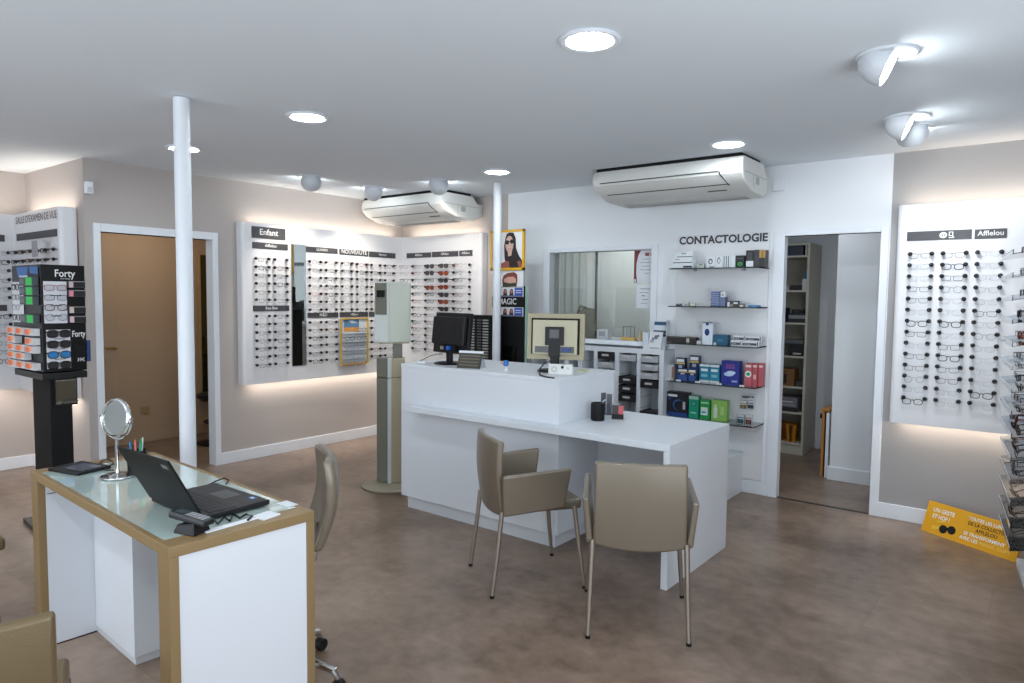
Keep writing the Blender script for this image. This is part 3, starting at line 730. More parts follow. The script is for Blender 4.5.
# ------------------------------------------------------------------ gold framed desk
DA = math.radians(-2.9)
DK = thing('glass_desk', 'small desk with gold lacquer frame, frosted glass top and white end panels', 'desk', (-2.688, 1.2407, 0), DA)
L2, W2, DH = .6735, .2475, .75
for s_ in (-1, 1):
    for q in (-1, 1):
        x0 = s_ * L2; y0 = q * W2
        MB().box(x0 - s_ * .080, x0, y0 - q * .030, y0, 0, DH - .034).build('leg_post', M_gold, DK, bevel=.002)
    MB().box(s_ * L2 - s_ * .080, s_ * L2, -W2, W2, DH - .034, DH).build('end_rail', M_gold, DK, bevel=.002)
    MB().box(s_ * (L2 - .004), s_ * (L2 - .022), -W2 + .030, W2 - .030, .0, DH - .034).build('end_panel', M_lam, DK, bevel=.001)
MB().box(-L2 + .080, L2 - .080, -W2, -W2 + .020, DH - .034, DH).build('long_rail', M_gold, DK, bevel=.002)
MB().box(-L2 + .080, L2 - .080, W2 - .020, W2, DH - .034, DH).build('long_rail', M_gold, DK, bevel=.002)
MB().box(-L2 + .081, L2 - .081, -W2 + .021, W2 - .021, DH - .012, DH - .001).build('glass_top', M_deskglass, DK)
f = MB(); f.box(-L2 + .022, -L2 + .080, -W2 + .030, W2 - .030, .004, DH - .036)
f.build('inner_panel', M_lam, DK, bevel=.001)
cb = MB().box(-L2 + .081, -.165, -W2 + .205, W2 - .03, .030, DH - .036).build('drawer_cabinet', M_lam, DK, bevel=.002)
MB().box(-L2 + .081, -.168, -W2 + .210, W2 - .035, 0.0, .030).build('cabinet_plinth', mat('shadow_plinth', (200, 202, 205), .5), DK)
MB().box(-L2 + .0805, -L2 + .0815, -W2 + .035, -W2 + .200, .655, .658).build('drawer_seam', M_blackm, DK)
MB().box(-L2 + .035, -L2 + .082, -W2 + .032, -W2 + .205, 0, .004).build('plinth_gap', M_blackm, DK)
DM = Matrix.Translation(DK.location) @ Matrix.Rotation(DA, 4, 'Z')
TOPZ = .750

# pen tablet
t = thing('signature_tablet', 'flat black tablet lying on the left end of the glass desk', 'tablet', (-3.235, 1.165, TOPZ), math.radians(14))
MB().box(-.095, .095, -.075, .075, 0, .012).build('body', M_black, t, bevel=.003)
MB().box(-.045, .075, -.045, .05, .0121, .0128).build('screen', mat('tablet_screen', (92, 94, 104), .12), t)
pts = [at(u, v, 2, .756) for u, v in ((99, 464), (103, 460), (108, 459), (112, 461), (114, 464), (108, 466), (103, 466), (106, 470), (114, 470))]
tag(MB().tube(pts, .003, 6).build('cable', M_black), 'thin black cable curled beside the tablet and the mirror', 'cable')
# make-up mirror
t = thing('tabletop_mirror', 'round chrome makeup mirror on a stem standing on the glass desk', 'mirror', (-2.985, 1.213, TOPZ), math.radians(16))
MB().lathe([(.0, 0), (.062, 0), (.064, .004), (.062, .009), (.030, .013), (.008, .020), (.0, .020)], n=36).build('base', M_chrome, t)
MB().lathe([(.0075, .018), (.0065, .05), (.0075, .10), (.0065, .158)], n=16).build('stem', M_chrome, t)
Mx = Matrix.Rotation(PI/2, 3, 'X') @ Matrix.Rotation(0, 3, 'Z')
MT = Matrix.Rotation(math.radians(-6), 3, 'X') @ Mx
c = (0, 0, .245)
MB().lathe([(.070, .010), (.077, .007), (.080, 0), (.077, -.007), (.070, -.010), (.068, 0), (.070, .010)], c, 40, 0, MT, cap=False).build('frame', M_chrome, t)
MB().lathe([(0, .004), (.069, .004), (.069, -.004), (0, -.004)], c, 40, 0, MT).build('mirror_glass', M_mirror, t)
hoop = [(.086 * math.cos(a), 0, .245 + .086 * math.sin(a)) for a in [PI + PI * k / 16 for k in range(17)]]
MB().tube(hoop, .0045, 8).build('yoke', M_chrome, t)
for s_ in (-1, 1): MB().tube([(s_ * .078, 0, .245), (s_ * .092, 0, .245)], .005, 8).build('pivot_knob', M_chrome, t)
# pen cup
t = thing('pen_cup', 'black mesh pen cup filled with pens on the glass desk', 'pen cup', (-2.985, 1.290, TOPZ))
MB().lathe([(0, 0), (.036, 0), (.038, .098), (.035, .098), (.033, .004), (0, .004)], n=24).build('cup', M_black, t)
for i, (x, y, dx, dy, h, c_) in enumerate(((-.018, -.01, -.02, -.012, .135, (40, 130, 190)), (-.004, .012, -.004, .01, .13, (60, 90, 160)), (.010, -.008, .012, -.01, .145, (200, 110, 90)), (.018, .006, .02, .004, .150, (30, 140, 80)), (.004, .016, .008, .012, .15, (210, 215, 215)))):
    p = tag(MB().tube([(x * .6, y * .6, .008), (x + dx * .4, y + dy * .4, h - .01), (x + dx * .5, y + dy * .5, h)], [.0045, .0045, .002], 8).build('pen', col(c_, .4)), '%s pen standing in the black pen cup' % ['light blue', 'dark blue', 'coral red', 'green', 'white'][i], 'pen', 'pens in the pen cup')
    p.location = t.location
# laptop
t = thing('laptop', 'open black laptop seen from behind its lid on the glass desk', 'laptop', (-2.35, 1.262, TOPZ), math.radians(0.5))
MB().box(-.180, .180, -.122, .125, .004, .022).build('base', M_black, t, bevel=.004)
k = MB()
for r in range(5):
    for c_ in range(14): k.box(-.160 + c_ * .0232, -.160 + c_ * .0232 + .0195, .0 - .09 + r * .0195 , -.09 + r * .0195 + .0165, .0221, .0245)
k.build('keyboard', mat('laptop_keys', (38, 38, 40), .5), t)
MB().box(-.055, .050, .025, .095, .0221, .0227).build('touchpad', mat('touchpad', (58, 58, 60), .3), t)
f = MB(); fc = Face(f, (.10, .085, .0222), (.03, 0, 0), (0, .022, 0)); fc.rect(0, 1, 0, 1, 0, .0003); fc.ell(.5, .5, .35, .25, 1, .0006); f.build('sticker', [col((40, 110, 190)), M_white_ink], t)
lid = MB(); th = math.radians(-28)
def lidp(x, y, z):   # y thickness, z height, hinged
    c_, s_ = math.cos(th), math.sin(th); return (x, -.120 + y * c_ + z * s_, .022 + z * c_ - y * s_)
a = [lidp(*p) for p in [(-.18, -.008, 0), (.18, -.008, 0), (.18, 0, 0), (-.18, 0, 0), (-.18, -.008, .232), (.18, -.008, .232), (.18, 0, .232), (-.18, 0, .232)]]
ld = lid.hexa(a).build('lid', mat('laptop_lid', (20, 21, 22), .55, spec=.25), t, bevel=.003)
sc = MB().poly([lidp(.165, .0006, .02), lidp(-.165, .0006, .02), lidp(-.165, .0006, .22), lidp(.165, .0006, .22)]).build('screen', mat('laptop_screen', (18, 18, 20), .1), ld)
text('ThinkPad', lidp(.155, -.0085, .205), (-1, 0, 0), (0, -math.sin(-th) * -1 if False else 0, 1), .012, mat('lid_badge', (130, 130, 130), .4), ld) if False else None
f = MB(); f.poly([lidp(.115, -.0086, .196), lidp(.155, -.0086, .196), lidp(.155, -.0086, .212), lidp(.115, -.0086, .212)]); f.build('badge', mat('lid_badge', (112, 114, 114), .4), ld)
# cordless phone in cradle
t = thing('cordless_phone', 'black cordless phone resting in its cradle on the near desk corner', 'phone', (-2.115, 1.075, TOPZ), math.radians(14))
MB().hexa([(-.045, -.035, 0), (.045, -.035, 0), (.045, .035, 0), (-.045, .035, 0), (-.036, -.026, .026), (.036, -.026, .038), (.036, .026, .038), (-.036, .026, .026)]).build('cradle', M_black, t, bevel=.004)
h = MB().hexa([(-.078, -.024, .040), (.075, -.024, .030), (.075, .024, .030), (-.078, .024, .040), (-.078, -.022, .064), (.075, -.022, .050), (.075, .022, .050), (-.078, .022, .064)]).build('handset', mat('phone_black', (32, 33, 36), .35), t, bevel=.006)
k = MB()
for r in range(3):
    for c_ in range(5): k.box(-.012 + c_ * .016, c_ * .016, -.015 + r * .011, -.007 + r * .011, .050 - c_ * .0014, .0585 - c_ * .0014)
k.build('keypad', mat('keypad_grey', (150, 152, 156), .5), h)
MB().hexa([(-.062, -.014, .060), (-.022, -.014, .056), (-.022, .014, .056), (-.062, .014, .060), (-.062, -.014, .0632), (-.022, -.014, .0597), (-.022, .014, .0597), (-.062, .014, .0632)]).build('display', mat('phone_display', (70, 80, 84), .15), h)
# hub and cables, white cards
o = MB().box(-.012, .012, -.09, .09, 0, .004).build('power_strip', M_trim, bevel=.001); o.location = (-2.078, 1.185, TOPZ); o.rotation_euler = (0, 0, math.radians(2)); tag(o, 'long thin white card strip on the gold end rail', 'card')
o = MB().box(-.030, .030, -.036, .036, 0, .006).build('white_adapter', M_trim, bevel=.001); o.location = (-2.073, 1.310, TOPZ); o.rotation_euler = (0, 0, math.radians(8)); tag(o, 'small square white adapter lying beside the laptop on the desk edge', 'adapter')
o = MB().box(-.035, .035, -.022, .022, 0, .0015).build('paper_sheet', M_trim); o.location = (-2.14, 1.437, TOPZ); tag(o, 'white paper strip lying behind the laptop at the desk back edge', 'paper')
pts = [at(u, v, 2, .756) for u, v in ((196, 489), (206, 486), (216, 481), (224, 478), (229, 480), (226, 484))]
tag(MB().tube(pts, .0028, 6).build('cable', M_black), 'black laptop charging cable looping off the back of the desk', 'cable')
pts = [at(u, v, 2, .757) for u, v in ((207, 523), (213, 519), (218, 524), (224, 517), (230, 521), (233, 514), (240, 518), (246, 514), (252, 516), (248, 520))]
tag(MB().tube(pts, .004, 6).build('cable', M_black), 'tangled black cable with plugs between laptop and phone', 'cable')

# ------------------------------------------------------------------ task chair behind the desk
t = thing('task_chair', 'taupe leather swivel chair on a chrome wheeled base behind the desk', 'chair', (-2.33, 1.46, 0), math.radians(149.5))
def tb(u, v):
    z = .555 + .34 * v; hw = .175 * (1 - .25 * max(0, v - .8) * 4 * .4)
    return ((u - .5) * 2 * hw, -.215 - .045 * v - .03 * math.sin(v * PI) - .028 * (1 - (2*u-1)**2) + .02, z)
MB().slab(tb, 10, 10, .042).build('backrest', M_leather, t, bevel=.018, seg=3, fix=True)
MB().slab(lambda u, v: ((u - .5) * .42, -.13 + .40 * v, .44), 6, 6, .065, axis=2).build('seat', M_leather, t, bevel=.02, seg=3, fix=True)
MB().tube([(0, -.05, .445), (0, -.15, .435), (0, -.185, .47), (0, -.19, .62)], .012, 10).build('back_bracket', M_chrome, t)
MB().lathe([(.03, .06), (.03, .20), (.016, .20), (.016, .44)], n=20).build('gas_lift', M_chrome, t)
for k in range(5):
    a = 2 * PI * k / 5 - 2.12
    lg = MB().tube([(0, 0, .12), (.10 * math.cos(a), .10 * math.sin(a), .125), (.20 * math.cos(a), .20 * math.sin(a), .11), (.285 * math.cos(a), .285 * math.sin(a), .085), (.30 * math.cos(a), .30 * math.sin(a), .055)], [.016, .016, .015, .014, .012], 10).build('base_leg', M_chrome, t)
    Mw = Matrix.Rotation(a, 3, 'Z') @ Matrix.Rotation(PI/2, 3, 'X')
    MB().lathe([(0, -.018), (.024, -.018), (.026, -.012), (.026, .012), (.024, .018), (0, .018)], (.30 * math.cos(a), .30 * math.sin(a), .027), 18, 0, Mw).build('caster', M_black, lg)

# ------------------------------------------------------------------ centring column behind the counter
t = thing('measuring_column', 'grey-beige eyewear measuring column with a tall box head on a column', 'measuring device', (-4.075, 3.70, 0), math.radians(47.7))
mg = mat('device_grey', (112, 110, 100), .45); mw = mat('device_pale', (206, 212, 210), .4); mb_ = mat('device_beige', (178, 168, 142), .45); md = mat('device_pale_green', (196, 200, 188), .45)
MB().lathe([(0, 0), (.235, 0), (.240, .010), (.225, .020), (.15, .028), (0, .028)], n=40).build('foot', mat('foot_taupe', (142, 134, 116), .5), t)
R_ = Matrix.Identity(3)
def rp(lst): return lst
def vprism(pts, z0, z1, name, m, parent=t, bevel=.006): return MB().prism(rp(pts), 2, z0, z1).build(name, m, parent, bevel=bevel, fix=True)
for z0, z1, nm in ((.028, .860, 'column'), (.864, 1.015, 'cap')):
    vprism([(-.125, .02), (-.04, -.055), (-.04, .12), (-.125, .12)], z0, z1, nm + '_front', mg)
    vprism([(-.039, -.056), (-.010, -.050), (-.010, .12), (-.039, .12)], z0, z1, nm + '_strip', mw, bevel=.002)
    vprism([(-.009, -.050), (.095, -.02), (.095, .12), (-.009, .12)], z0, z1, nm + '_side', mb_)
vprism([(.0, .02), (.075, .02), (.075, .10), (.0, .10)], 1.015, 1.135, 'neck', mg, bevel=.003)
hd = vprism([(-.14, .03), (-.03, -.06), (-.03, .15), (-.14, .15)], 1.135, 1.61, 'head_front', mw, bevel=.010)
hs = vprism([(-.0295, -.06), (.14, .0), (.14, .15), (-.0295, .15)], 1.135, 1.61, 'head_side', md, bevel=.012)
pA = Vector((-.14, .03, 0)); pB = Vector((-.03, -.06, 0)); uu = (pB - pA).normalized(); wd = (pB - pA).length; nn = uu.cross(Vector((0, 0, 1)))
def headpatch(a0, a1, z0, z1, off, name, m):
    p = [pA + uu * wd * a0, pA + uu * wd * a1]
    vs = [tuple(p[0] + nn * -.001 + Vector((0,0,z0))), tuple(p[1] + nn * -.001 + Vector((0,0,z0))), tuple(p[1] + nn * off + Vector((0,0,z0))), tuple(p[0] + nn * off + Vector((0,0,z0)))]
    vs += [(x, y, z1) for x, y, z in vs]
    MB().hexa(vs).build(name, m, hd, fix=True)
headpatch(.06, .86, 1.355, 1.60, .003, 'camera_plate', mg)
headpatch(.18, .74, 1.49, 1.545, .006, 'camera_window', M_blackm)
MB().box(-.10, .13, -.005, .13, 1.128, 1.135).build('head_base', mb_, t)

# ------------------------------------------------------------------ things on the counter
ZC = 1.030; ZW = .757
def monitor(name, label, loc, rz, w, h, body, rim_m, tilt, style):
    t = thing(name, label, 'monitor', loc, rz)
    # the back faces -Y (towards the camera), screen +Y
    MB().lathe([(0, 0), (.11, 0), (.112, .005), (.10, .012), (0, .014)], n=32).build('foot', M_black, t)
    MB().box(-.028, .028, -.012, .012, .010, .20).build('stand', M_black, t, bevel=.006)
    Rm = Matrix.Rotation(math.radians(tilt), 3, 'X')
    c = Vector((0, .0, .075 + h / 2))
    def tb_(x, y, z): return tuple(Rm @ Vector((x, y, z)) + c)
    def hx(x0, x1, y0, y1, z0, z1): return [tb_(x0,y0,z0), tb_(x1,y0,z0), tb_(x1,y1,z0), tb_(x0,y1,z0), tb_(x0,y0,z1), tb_(x1,y0,z1), tb_(x1,y1,z1), tb_(x0,y1,z1)]
    MB().hexa(hx(-w/2, w/2, .012, .045, -h/2, h/2)).build('screen_frame', rim_m, t, bevel=.004)
    MB().poly([tb_(w/2 - .02, .0455, -h/2 + .02), tb_(-w/2 + .02, .0455, -h/2 + .02), tb_(-w/2 + .02, .0455, h/2 - .02), tb_(w/2 - .02, .0455, h/2 - .02)]).build('screen', mat('lcd', (20, 22, 26), .15), t)
    if style == 0:
        MB().hexa([tb_(-w/2 + .01, .012, -h/2 + .05), tb_(w/2 - .01, .012, -h/2 + .05), tb_(w/2 - .01, .02, -h/2 + .05), tb_(-w/2 + .01, .02, -h/2 + .05)] [:0] + hx(-w/2 + .014, w/2 - .014, -.022, .0125, -h/2 + .06, h/2 - .03)).build('back_shell', body, t, bevel=.008)
        MB().hexa(hx(-.07, .09, -.012, .0125, -h/2 + .015, -h/2 + .055)).build('socket_bay', M_blackm, t)
        MB().hexa(hx(.012, .042, -.030, -.010, -h/2 + .022, -h/2 + .050)).build('plug', col((30, 90, 190), .4), t)
        MB().hexa(hx(-.055, -.04, -.03, -.010, -h/2 + .022, -h/2 + .045)).build('plug', col((150, 150, 150), .4), t)
    else:
        MB().hexa(hx(-w/2 + .030, w/2 - .030, .004, .0125, -h/2 + .035, h/2 - .030)).build('dark_recess', M_blackm, t)
        MB().hexa(hx(-w/2 + .042, w/2 - .042, -.014, .0045, -h/2 + .035, h/2 - .042)).build('back_shell', body, t, bevel=.003)
        MB().hexa(hx(-.060, .060, -.030, -.012, -.055, h/2 - .085)).build('mount_plate', M_black, t, bevel=.004)
        MB().hexa(hx(-.030, .030, -.034, -.029, -.010, .045)).build('mount_badge', mat('badge_grey', (84, 84, 86), .4), t)
        MB().hexa(hx(-w/2 + .06, w/2 - .06, -.018, -.012, -h/2 + .045, -h/2 + .085)).build('socket_bay', mat('bay_grey', (90, 92, 92), .5), t)
        MB().hexa(hx(.05, .105, -.032, -.016, -h/2 + .052, -h/2 + .078)).build('plug', col((36, 60, 120), .4), t)
        MB().hexa(hx(-.035, .035, -.030, .0, -h/2 + .02, -.05)).build('neck_cover', M_black, t, bevel=.003)
    return t
monitor('monitor', 'black computer monitor seen from behind on the left of the counter', (-3.330, 3.555, ZC), math.radians(-9), .385, .285, M_black, M_black, -6, 0)
monitor('monitor', 'beige-framed computer monitor seen from behind on the right of the counter', (-2.505, 3.655, ZC), math.radians(24), .372, .295, mat('monitor_cream', (186, 180, 154), .5), mat('monitor_cream2', (166, 158, 130), .5), -3, 1)
t = thing('menu_holder', 'small dark bronze price stand with a white top edge on the counter', 'card holder', (-3.035, 3.445, ZC), math.radians(14))
MB().hexa([(-.085, -.04, 0), (.085, -.04, 0), (.085, -.032, 0), (-.085, -.032, 0), (-.085, .004, .098), (.085, .004, .098), (.085, .012, .098), (-.085, .012, .098)]).build('dark_face', mat('bronze_face', (58, 53, 46), .5), t)
MB().hexa([(-.085, .050, 0), (.085, .050, 0), (.085, .056, 0), (-.085, .056, 0), (-.085, .006, .098), (.085, .006, .098), (.085, .014, .098), (-.085, .014, .098)]).build('rear_leg', M_acrylic, t)
MB().box(-.087, .087, -.002, .016, .098, .112).build('white_edge', M_trim, t)
f = MB()
for k in range(4): 
    zz = .018 + k * .020; yy = -.0415 + zz * .449
    f.add([(-.07, yy, zz), (.07, yy, zz), (.07, yy + .0027, zz + .006), (-.07, yy + .0027, zz + .006)], [(0, 1, 2, 3)])
f.build('printed_lines', mat('bronze_line', (112, 104, 88), .5), t)
t = thing('figurine', 'tiny blue and pink mascot-like desk ornament on the counter', 'ornament', (-2.745, 3.455, ZC))
t['label'] = 'tiny blue and pink ornament on a clear peg on the counter'
MB().lathe([(0, 0), (.016, 0), (.014, .008), (.005, .012), (.004, .03), (0, .03)], n=16).build('base', M_trim, t)
MB().lathe([(0, .028), (.016, .034), (.020, .050), (.014, .066), (0, .070)], n=16).build('body', col((40, 110, 180), .4), t)
MB().lathe([(0, -.010), (.011, -.006), (.012, .004), (0, .010)], (-.014, -.012, .050), 12).build('front', col((210, 150, 150), .4), t)
t = thing('card_terminal', 'white desk device with a round dial and black button below the right monitor', 'telephone', (-2.375, 3.53, ZC), math.radians(26))
MB().hexa([(-.075, -.022, 0), (.075, -.022, 0), (.075, .05, 0), (-.075, .05, 0), (-.075, .004, .062), (.075, .004, .062), (.075, .035, .062), (-.075, .035, .062)]).build('body', mat('device_white', (214, 216, 212), .45), t, bevel=.005)
def cf(x, z, r, name, m, off):
    yy = -.022 + z * .4194 - off
    MB().lathe([(0, -.001), (r, -.001), (r, .002), (0, .002)], (x, yy, z), 20, 0, Matrix.Rotation(math.radians(90 - 22.7), 3, 'X')).build(name, m, t)
cf(-.038, .032, .020, 'dial', mat('dial_grey', (190, 192, 190), .5), .0015); cf(-.038, .032, .008, 'dial_hub', mat('device_white', (214, 216, 212), .45), .004)
cf(.012, .045, .009, 'button', M_black, .002); cf(.045, .040, .010, 'speaker_dot', mat('dial_grey', (190, 192, 190), .5), .0015)
pts = [at(u, v, 2, ZC + .006) for u, v in ((552, 366), (545, 367), (539, 371), (540, 375), (546, 377), (554, 378))]
pts[0].z += .04; pts[1].z += .03; pts[2].z += .008
tag(MB().tube(pts, .0045, 6).build('cable', M_black), 'black cable looping beside the white desk device', 'cable')
pts = [at(u, v, 2, ZC + .006) for u, v in ((418, 361.5), (424, 359), (430, 356), (437, 354), (443, 354))]
tag(MB().tube(pts, .0035, 6).build('cable', mat('cable_grey', (120, 118, 116), .5)), 'thin grey cable running from the left monitor along the counter', 'cable')
o = MB().box(-.035, .035, -.02, .02, 0, .004).build('sticky_note', col((206, 200, 90), .6)); o.location = at(583, 371, 2, ZC); tag(o, 'yellow sticky pad on the counter corner beside the white device', 'note pad')
o = MB().box(-.03, .03, -.018, .018, 0, .018).build('remote_control', M_trim, bevel=.005); o.location = (-3.50, 3.45, ZC); o.rotation_euler = (0, 0, .7); tag(o, 'small white remote lying at the left end of the counter', 'remote')
# pen cup, leaflet holder and card box on the lower wing
p = at(594.5, 421, 2, ZW)
t = thing('black_pen_cup', 'plain black round cup standing on the lower white counter wing', 'cup', (p.x, p.y + .035, ZW))
MB().lathe([(0, 0), (.038, 0), (.040, .004), (.040, .108), (.036, .108), (.036, .006), (0, .006)], n=28).build('cup', M_black, t)
f = MB()
for k in range(24):
    a = 2 * PI * k / 24; f.tube([(.0405 * math.cos(a), .0405 * math.sin(a), .004), (.0405 * math.cos(a), .0405 * math.sin(a), .104)], .0015, 4)
f.build('ribs', M_blackm, t)
p = at(604.5, 415, 2, ZW)
t = thing('leaflet_holder', 'clear upright holder with grey leaflets behind the black cup', 'leaflet holder', (p.x, p.y + .02, ZW), math.radians(28))
MB().box(-.040, -.004, -.012, .012, .004, .140).build('leaflet', col((70, 72, 76), .5), t)
MB().box(.004, .036, -.010, .010, .004, .132).build('leaflet', col((92, 92, 96), .5), t)
MB().box(-.043, .040, -.018, -.015, 0, .07).build('clear_front', M_acrylic, t); MB().box(-.043, .040, -.018, .02, 0, .004).build('clear_base', M_acrylic, t)
f = MB(); f.tube([(-.042, -.020, .03), (-.036, -.020, .06), (-.022, -.020, .085), (-.006, -.020, .10)], .004, 6); f.build('white_loop', M_trim, t)
MB().box(-.038, -.014, -.0145, -.0125, .04, .075).build('yellow_patch', col((180, 176, 40), .5), t)
p = at(616, 419, 2, ZW)
t = thing('card_box', 'small red and dark clear box of cards on the counter wing', 'card box', (p.x, p.y + .02, ZW), math.radians(28))
MB().box(-.036, .036, -.022, .022, 0, .030).build('holder', M_black, t, bevel=.002)
MB().box(-.034, .004, -.016, .016, .030, .085).build('dark_cards', col((66, 58, 60), .5), t); MB().box(.006, .034, -.018, .016, .030, .078).build('red_cards', col((196, 84, 90), .5), t)
MB().box(-.034, .010, -.02, .018, .086, .092).build('grey_card', col((150, 150, 156), .4), t)

# ================================================================== back wall fittings
UY0 = 5.12; UX0 = -3.80; UX1 = -2.450; UT = 1.088
t = thing('pigeonhole_unit', 'low white tray unit with pigeonholes beneath the interior window', 'storage unit', ((UX0 + UX1) / 2, 5.23, 0))
w = MB(); w.box(UX0, UX1, UY0, D - .001, 1.050, UT); w.box(UX0, UX1, D - .012, D - .001, 0, 1.05); w.box(UX0, UX1, UY0, D - .012, 0, .10)
holes = [(-3.76, -3.60), (-3.56, -3.40), (-3.36, -3.262), (-3.222, -3.102), (-3.062, -2.897), (-2.854, -2.690), (-2.654, -2.489)]
xs = [UX0] + [v for h in holes for v in h] + [UX1]
for i in range(0, len(xs), 2): w.box(xs[i], xs[i + 1], UY0, D - .012, .10, 1.05)
w.build('carcass', M_lam, t, world=True)
for h0, h1 in holes:
    f = MB()
    for k in range(10): f.box(h0 + .0005, h0 + .004, UY0 + .01, D - .014, .16 + k * .088, .165 + k * .088); f.box(h1 - .004, h1 - .0005, UY0 + .01, D - .014, .16 + k * .088, .165 + k * .088)
    f.build('runner', M_acgrey, t, world=True)['kind'] = 'stuff'
M_tray = mat('grey_tray', (168, 170, 174), .35); M_tray2 = mat('black_tray', (24, 24, 26), .4)
def tray(h, z, black, label):
    x0, x1 = holes[h]; tt = thing('job_tray', label, 'tray', ((x0 + x1) / 2, UY0 + .10, z), 0, 'job trays in the white unit')
    hw = (x1 - x0) / 2 - .007; m = M_tray2 if black else M_tray
    w = MB(); w.box(-hw, hw, -.115, .085, 0, .004); w.box(-hw, hw, -.118, -.113, 0, .062 if black else .050); w.box(-hw, -hw + .004, -.115, .085, 0, .062 if black else .055); w.box(hw - .004, hw, -.115, .085, 0, .062 if black else .055); w.box(-hw, hw, .081, .085, 0, .05)
    if black: w.box(-hw, hw, -.113, .081, .050, .054)
    w.build('tray_body', m, tt, bevel=.002)
    s_ = MB().box(-hw * .42, hw * .42, -.1215, -.118, .028, .044); s_.build('label_strip', mat('tray_label', (190, 192, 196), .5), tt)
nth = {4: 'fourth', 5: 'third', 6: 'rightmost'}
for h, z, b, l in ((2, .985, True, 'black tray at top of the pigeonhole column just right of the beige monitor'),
                   (4, .985, True, 'black tray at the top of the fifth pigeonhole column'), (4, .912, False, 'grey tray just under the black one in the fifth pigeonhole column'),
                   (5, .985, False, 'grey tray alone at the top of the sixth pigeonhole column'),
                   (5, .792, True, 'black tray, highest of three in the sixth pigeonhole column'), (5, .718, True, 'black tray, middle of three in the sixth pigeonhole column'), (5, .645, True, 'black tray, lowest of three in the sixth pigeonhole column'),
                   (6, .985, False, 'grey tray at the top of the rightmost pigeonhole column'), (6, .918, False, 'second grey tray down in the rightmost pigeonhole column'), (6, .848, False, 'third grey tray down in the rightmost pigeonhole column'),
                   (6, .775, True, 'black tray under three grey ones in the rightmost pigeonhole column'), (6, .52, True, 'low black tray just above the counter line, rightmost column')):
    tray(h, z, b, l)

BY = 5.185
def px_x(u, v, y): return at(u, v, 1, y).x
def item(name, label, cat, x0, x1, y, dep, z0, h, c, decor=(), group=None, rz=0.0, m=None, side=None):
    """a carton: body with printed patches on its front; decor = [(u0, u1, v0, v1, colour)]"""
    if abs(y - BY) < .07: dep *= .6
    o = MB(); wd = x1 - x0; o.box(-wd/2, wd/2, -dep/2, dep/2, 0, h, 0); ms = [m or col(c, .45)]
    fc = Face(o, (-wd/2, -dep/2, 0), (wd, 0, 0), (0, 0, h))
    for i, d in enumerate(decor):
        cm = col(d[4], .45)
        if cm not in ms: ms.append(cm)
        mi = ms.index(cm)
        if len(d) > 5: fc.ell((d[0] + d[1]) / 2, (d[2] + d[3]) / 2, (d[1] - d[0]) / 2, (d[3] - d[2]) / 2, mi, .0006 + .0003 * i)
        else: fc.rect(d[0], d[1], d[2], d[3], mi, .0006 + .0003 * i)
    o = o.build(name, ms); o.location = ((x0 + x1) / 2, y + dep / 2, z0 + .0004); o.rotation_euler = (0, 0, rz)
    tag(o, label, cat, group); return o

# things on the window sill
SZ = 1.1455; SY = D - .10
p = thing('draped_jacket', 'olive grey cloth bag slumped on the sill behind the beige monitor', 'bag', (px_x(587, 325, 5.26), 5.26, SZ))
bm_ = MB(); prof = [(0, 0), (.105, .0), (.12, .04), (.105, .11), (.115, .15), (.085, .22), (.05, .265), (0, .27)]
Mz = Matrix.Diagonal((1.0, .45, 1.0)); bm_.lathe(prof, (0, 0, 0), 14, 0, Mz); ob = bm_.build('cloth_body', mat('olive_cloth', (104, 104, 92), .85, noise=.15, nscale=20), p)
for v_ in ob.data.vertices: v_.co.x += .03 * math.sin(v_.co.z * 30 + v_.co.y * 20) - .16 * max(0, v_.co.z - .12); v_.co.y += .012 * math.sin(v_.co.x * 40)
MB().tube([(-.10, 0, .22), (-.06, -.02, .285), (0, -.02, .27)], .010, 8).build('strap', mat('olive_cloth', (104, 104, 92), .85), p)
p = thing('camera_device', 'small silver box device with dark trim on the window sill', 'device', (px_x(604, 330, 5.24), 5.24, SZ))
p['label'] = 'small silver box device with dark left end on the window sill'
MB().box(-.055, .055, -.035, .035, 0, .088).build('body', mat('silver', (196, 200, 204), .35, .2), p, bevel=.008)
MB().box(-.072, -.0555, -.03, .03, .012, .07).build('dark_end', M_black, p, bevel=.004); MB().box(-.03, .03, -.0365, -.0355, .03, .07).build('face_plate', mat('plate_grey', (150, 154, 158), .4), p)
p = thing('wooden_rack', 'small wooden block rack holding four dark metal pins on the sill', 'rack', (px_x(629, 330, 5.24), 5.24, SZ))
MB().box(-.065, .065, -.03, .03, 0, .028).build('block', mat('pale_wood', (196, 160, 96), .5, noise=.1, nscale=30), p, bevel=.003)
for k in range(4): MB().tube([(-.055 + k * .036, 0, .02), (-.055 + k * .036, 0, .118)], .0028, 8).build('pin', mat('pin_dark', (70, 70, 70), .4), p)
MB().box(-.057, .055, -.003, .003, .116, .120).build('top_bar', mat('pin_dark', (70, 70, 70), .4), p)
for k, (u, c_, l) in enumerate(((640.5, (190, 160, 110), 'small amber bottle on the sill beside the leaflets'), (644, (186, 210, 208), 'clear green bottle with nozzle on the sill'), (649, (196, 214, 214), 'pale clear bottle nearest the leaflet stand on the sill'))):
    p = tag(MB().lathe([(0, 0), (.014, 0), (.014, .05), (.006, .065), (.005, .085), (0, .085)], n=16).build('bottle', col(c_, .25)), l, 'bottle', 'bottles on the sill'); p.location = (px_x(u, 330, 5.23), 5.23, SZ)
p = thing('photo_frame', 'dark wooden picture frame on the sill behind the beige monitor', 'picture frame', (px_x(559, 318, 5.24), 5.24, SZ))
w = MB(); w.box(-.105, .105, -.012, .006, .14, .165); w.box(-.105, -.085, -.012, .006, 0, .14); w.box(.085, .105, -.012, .006, 0, .14); w.box(-.105, .105, -.012, .006, 0, .02)
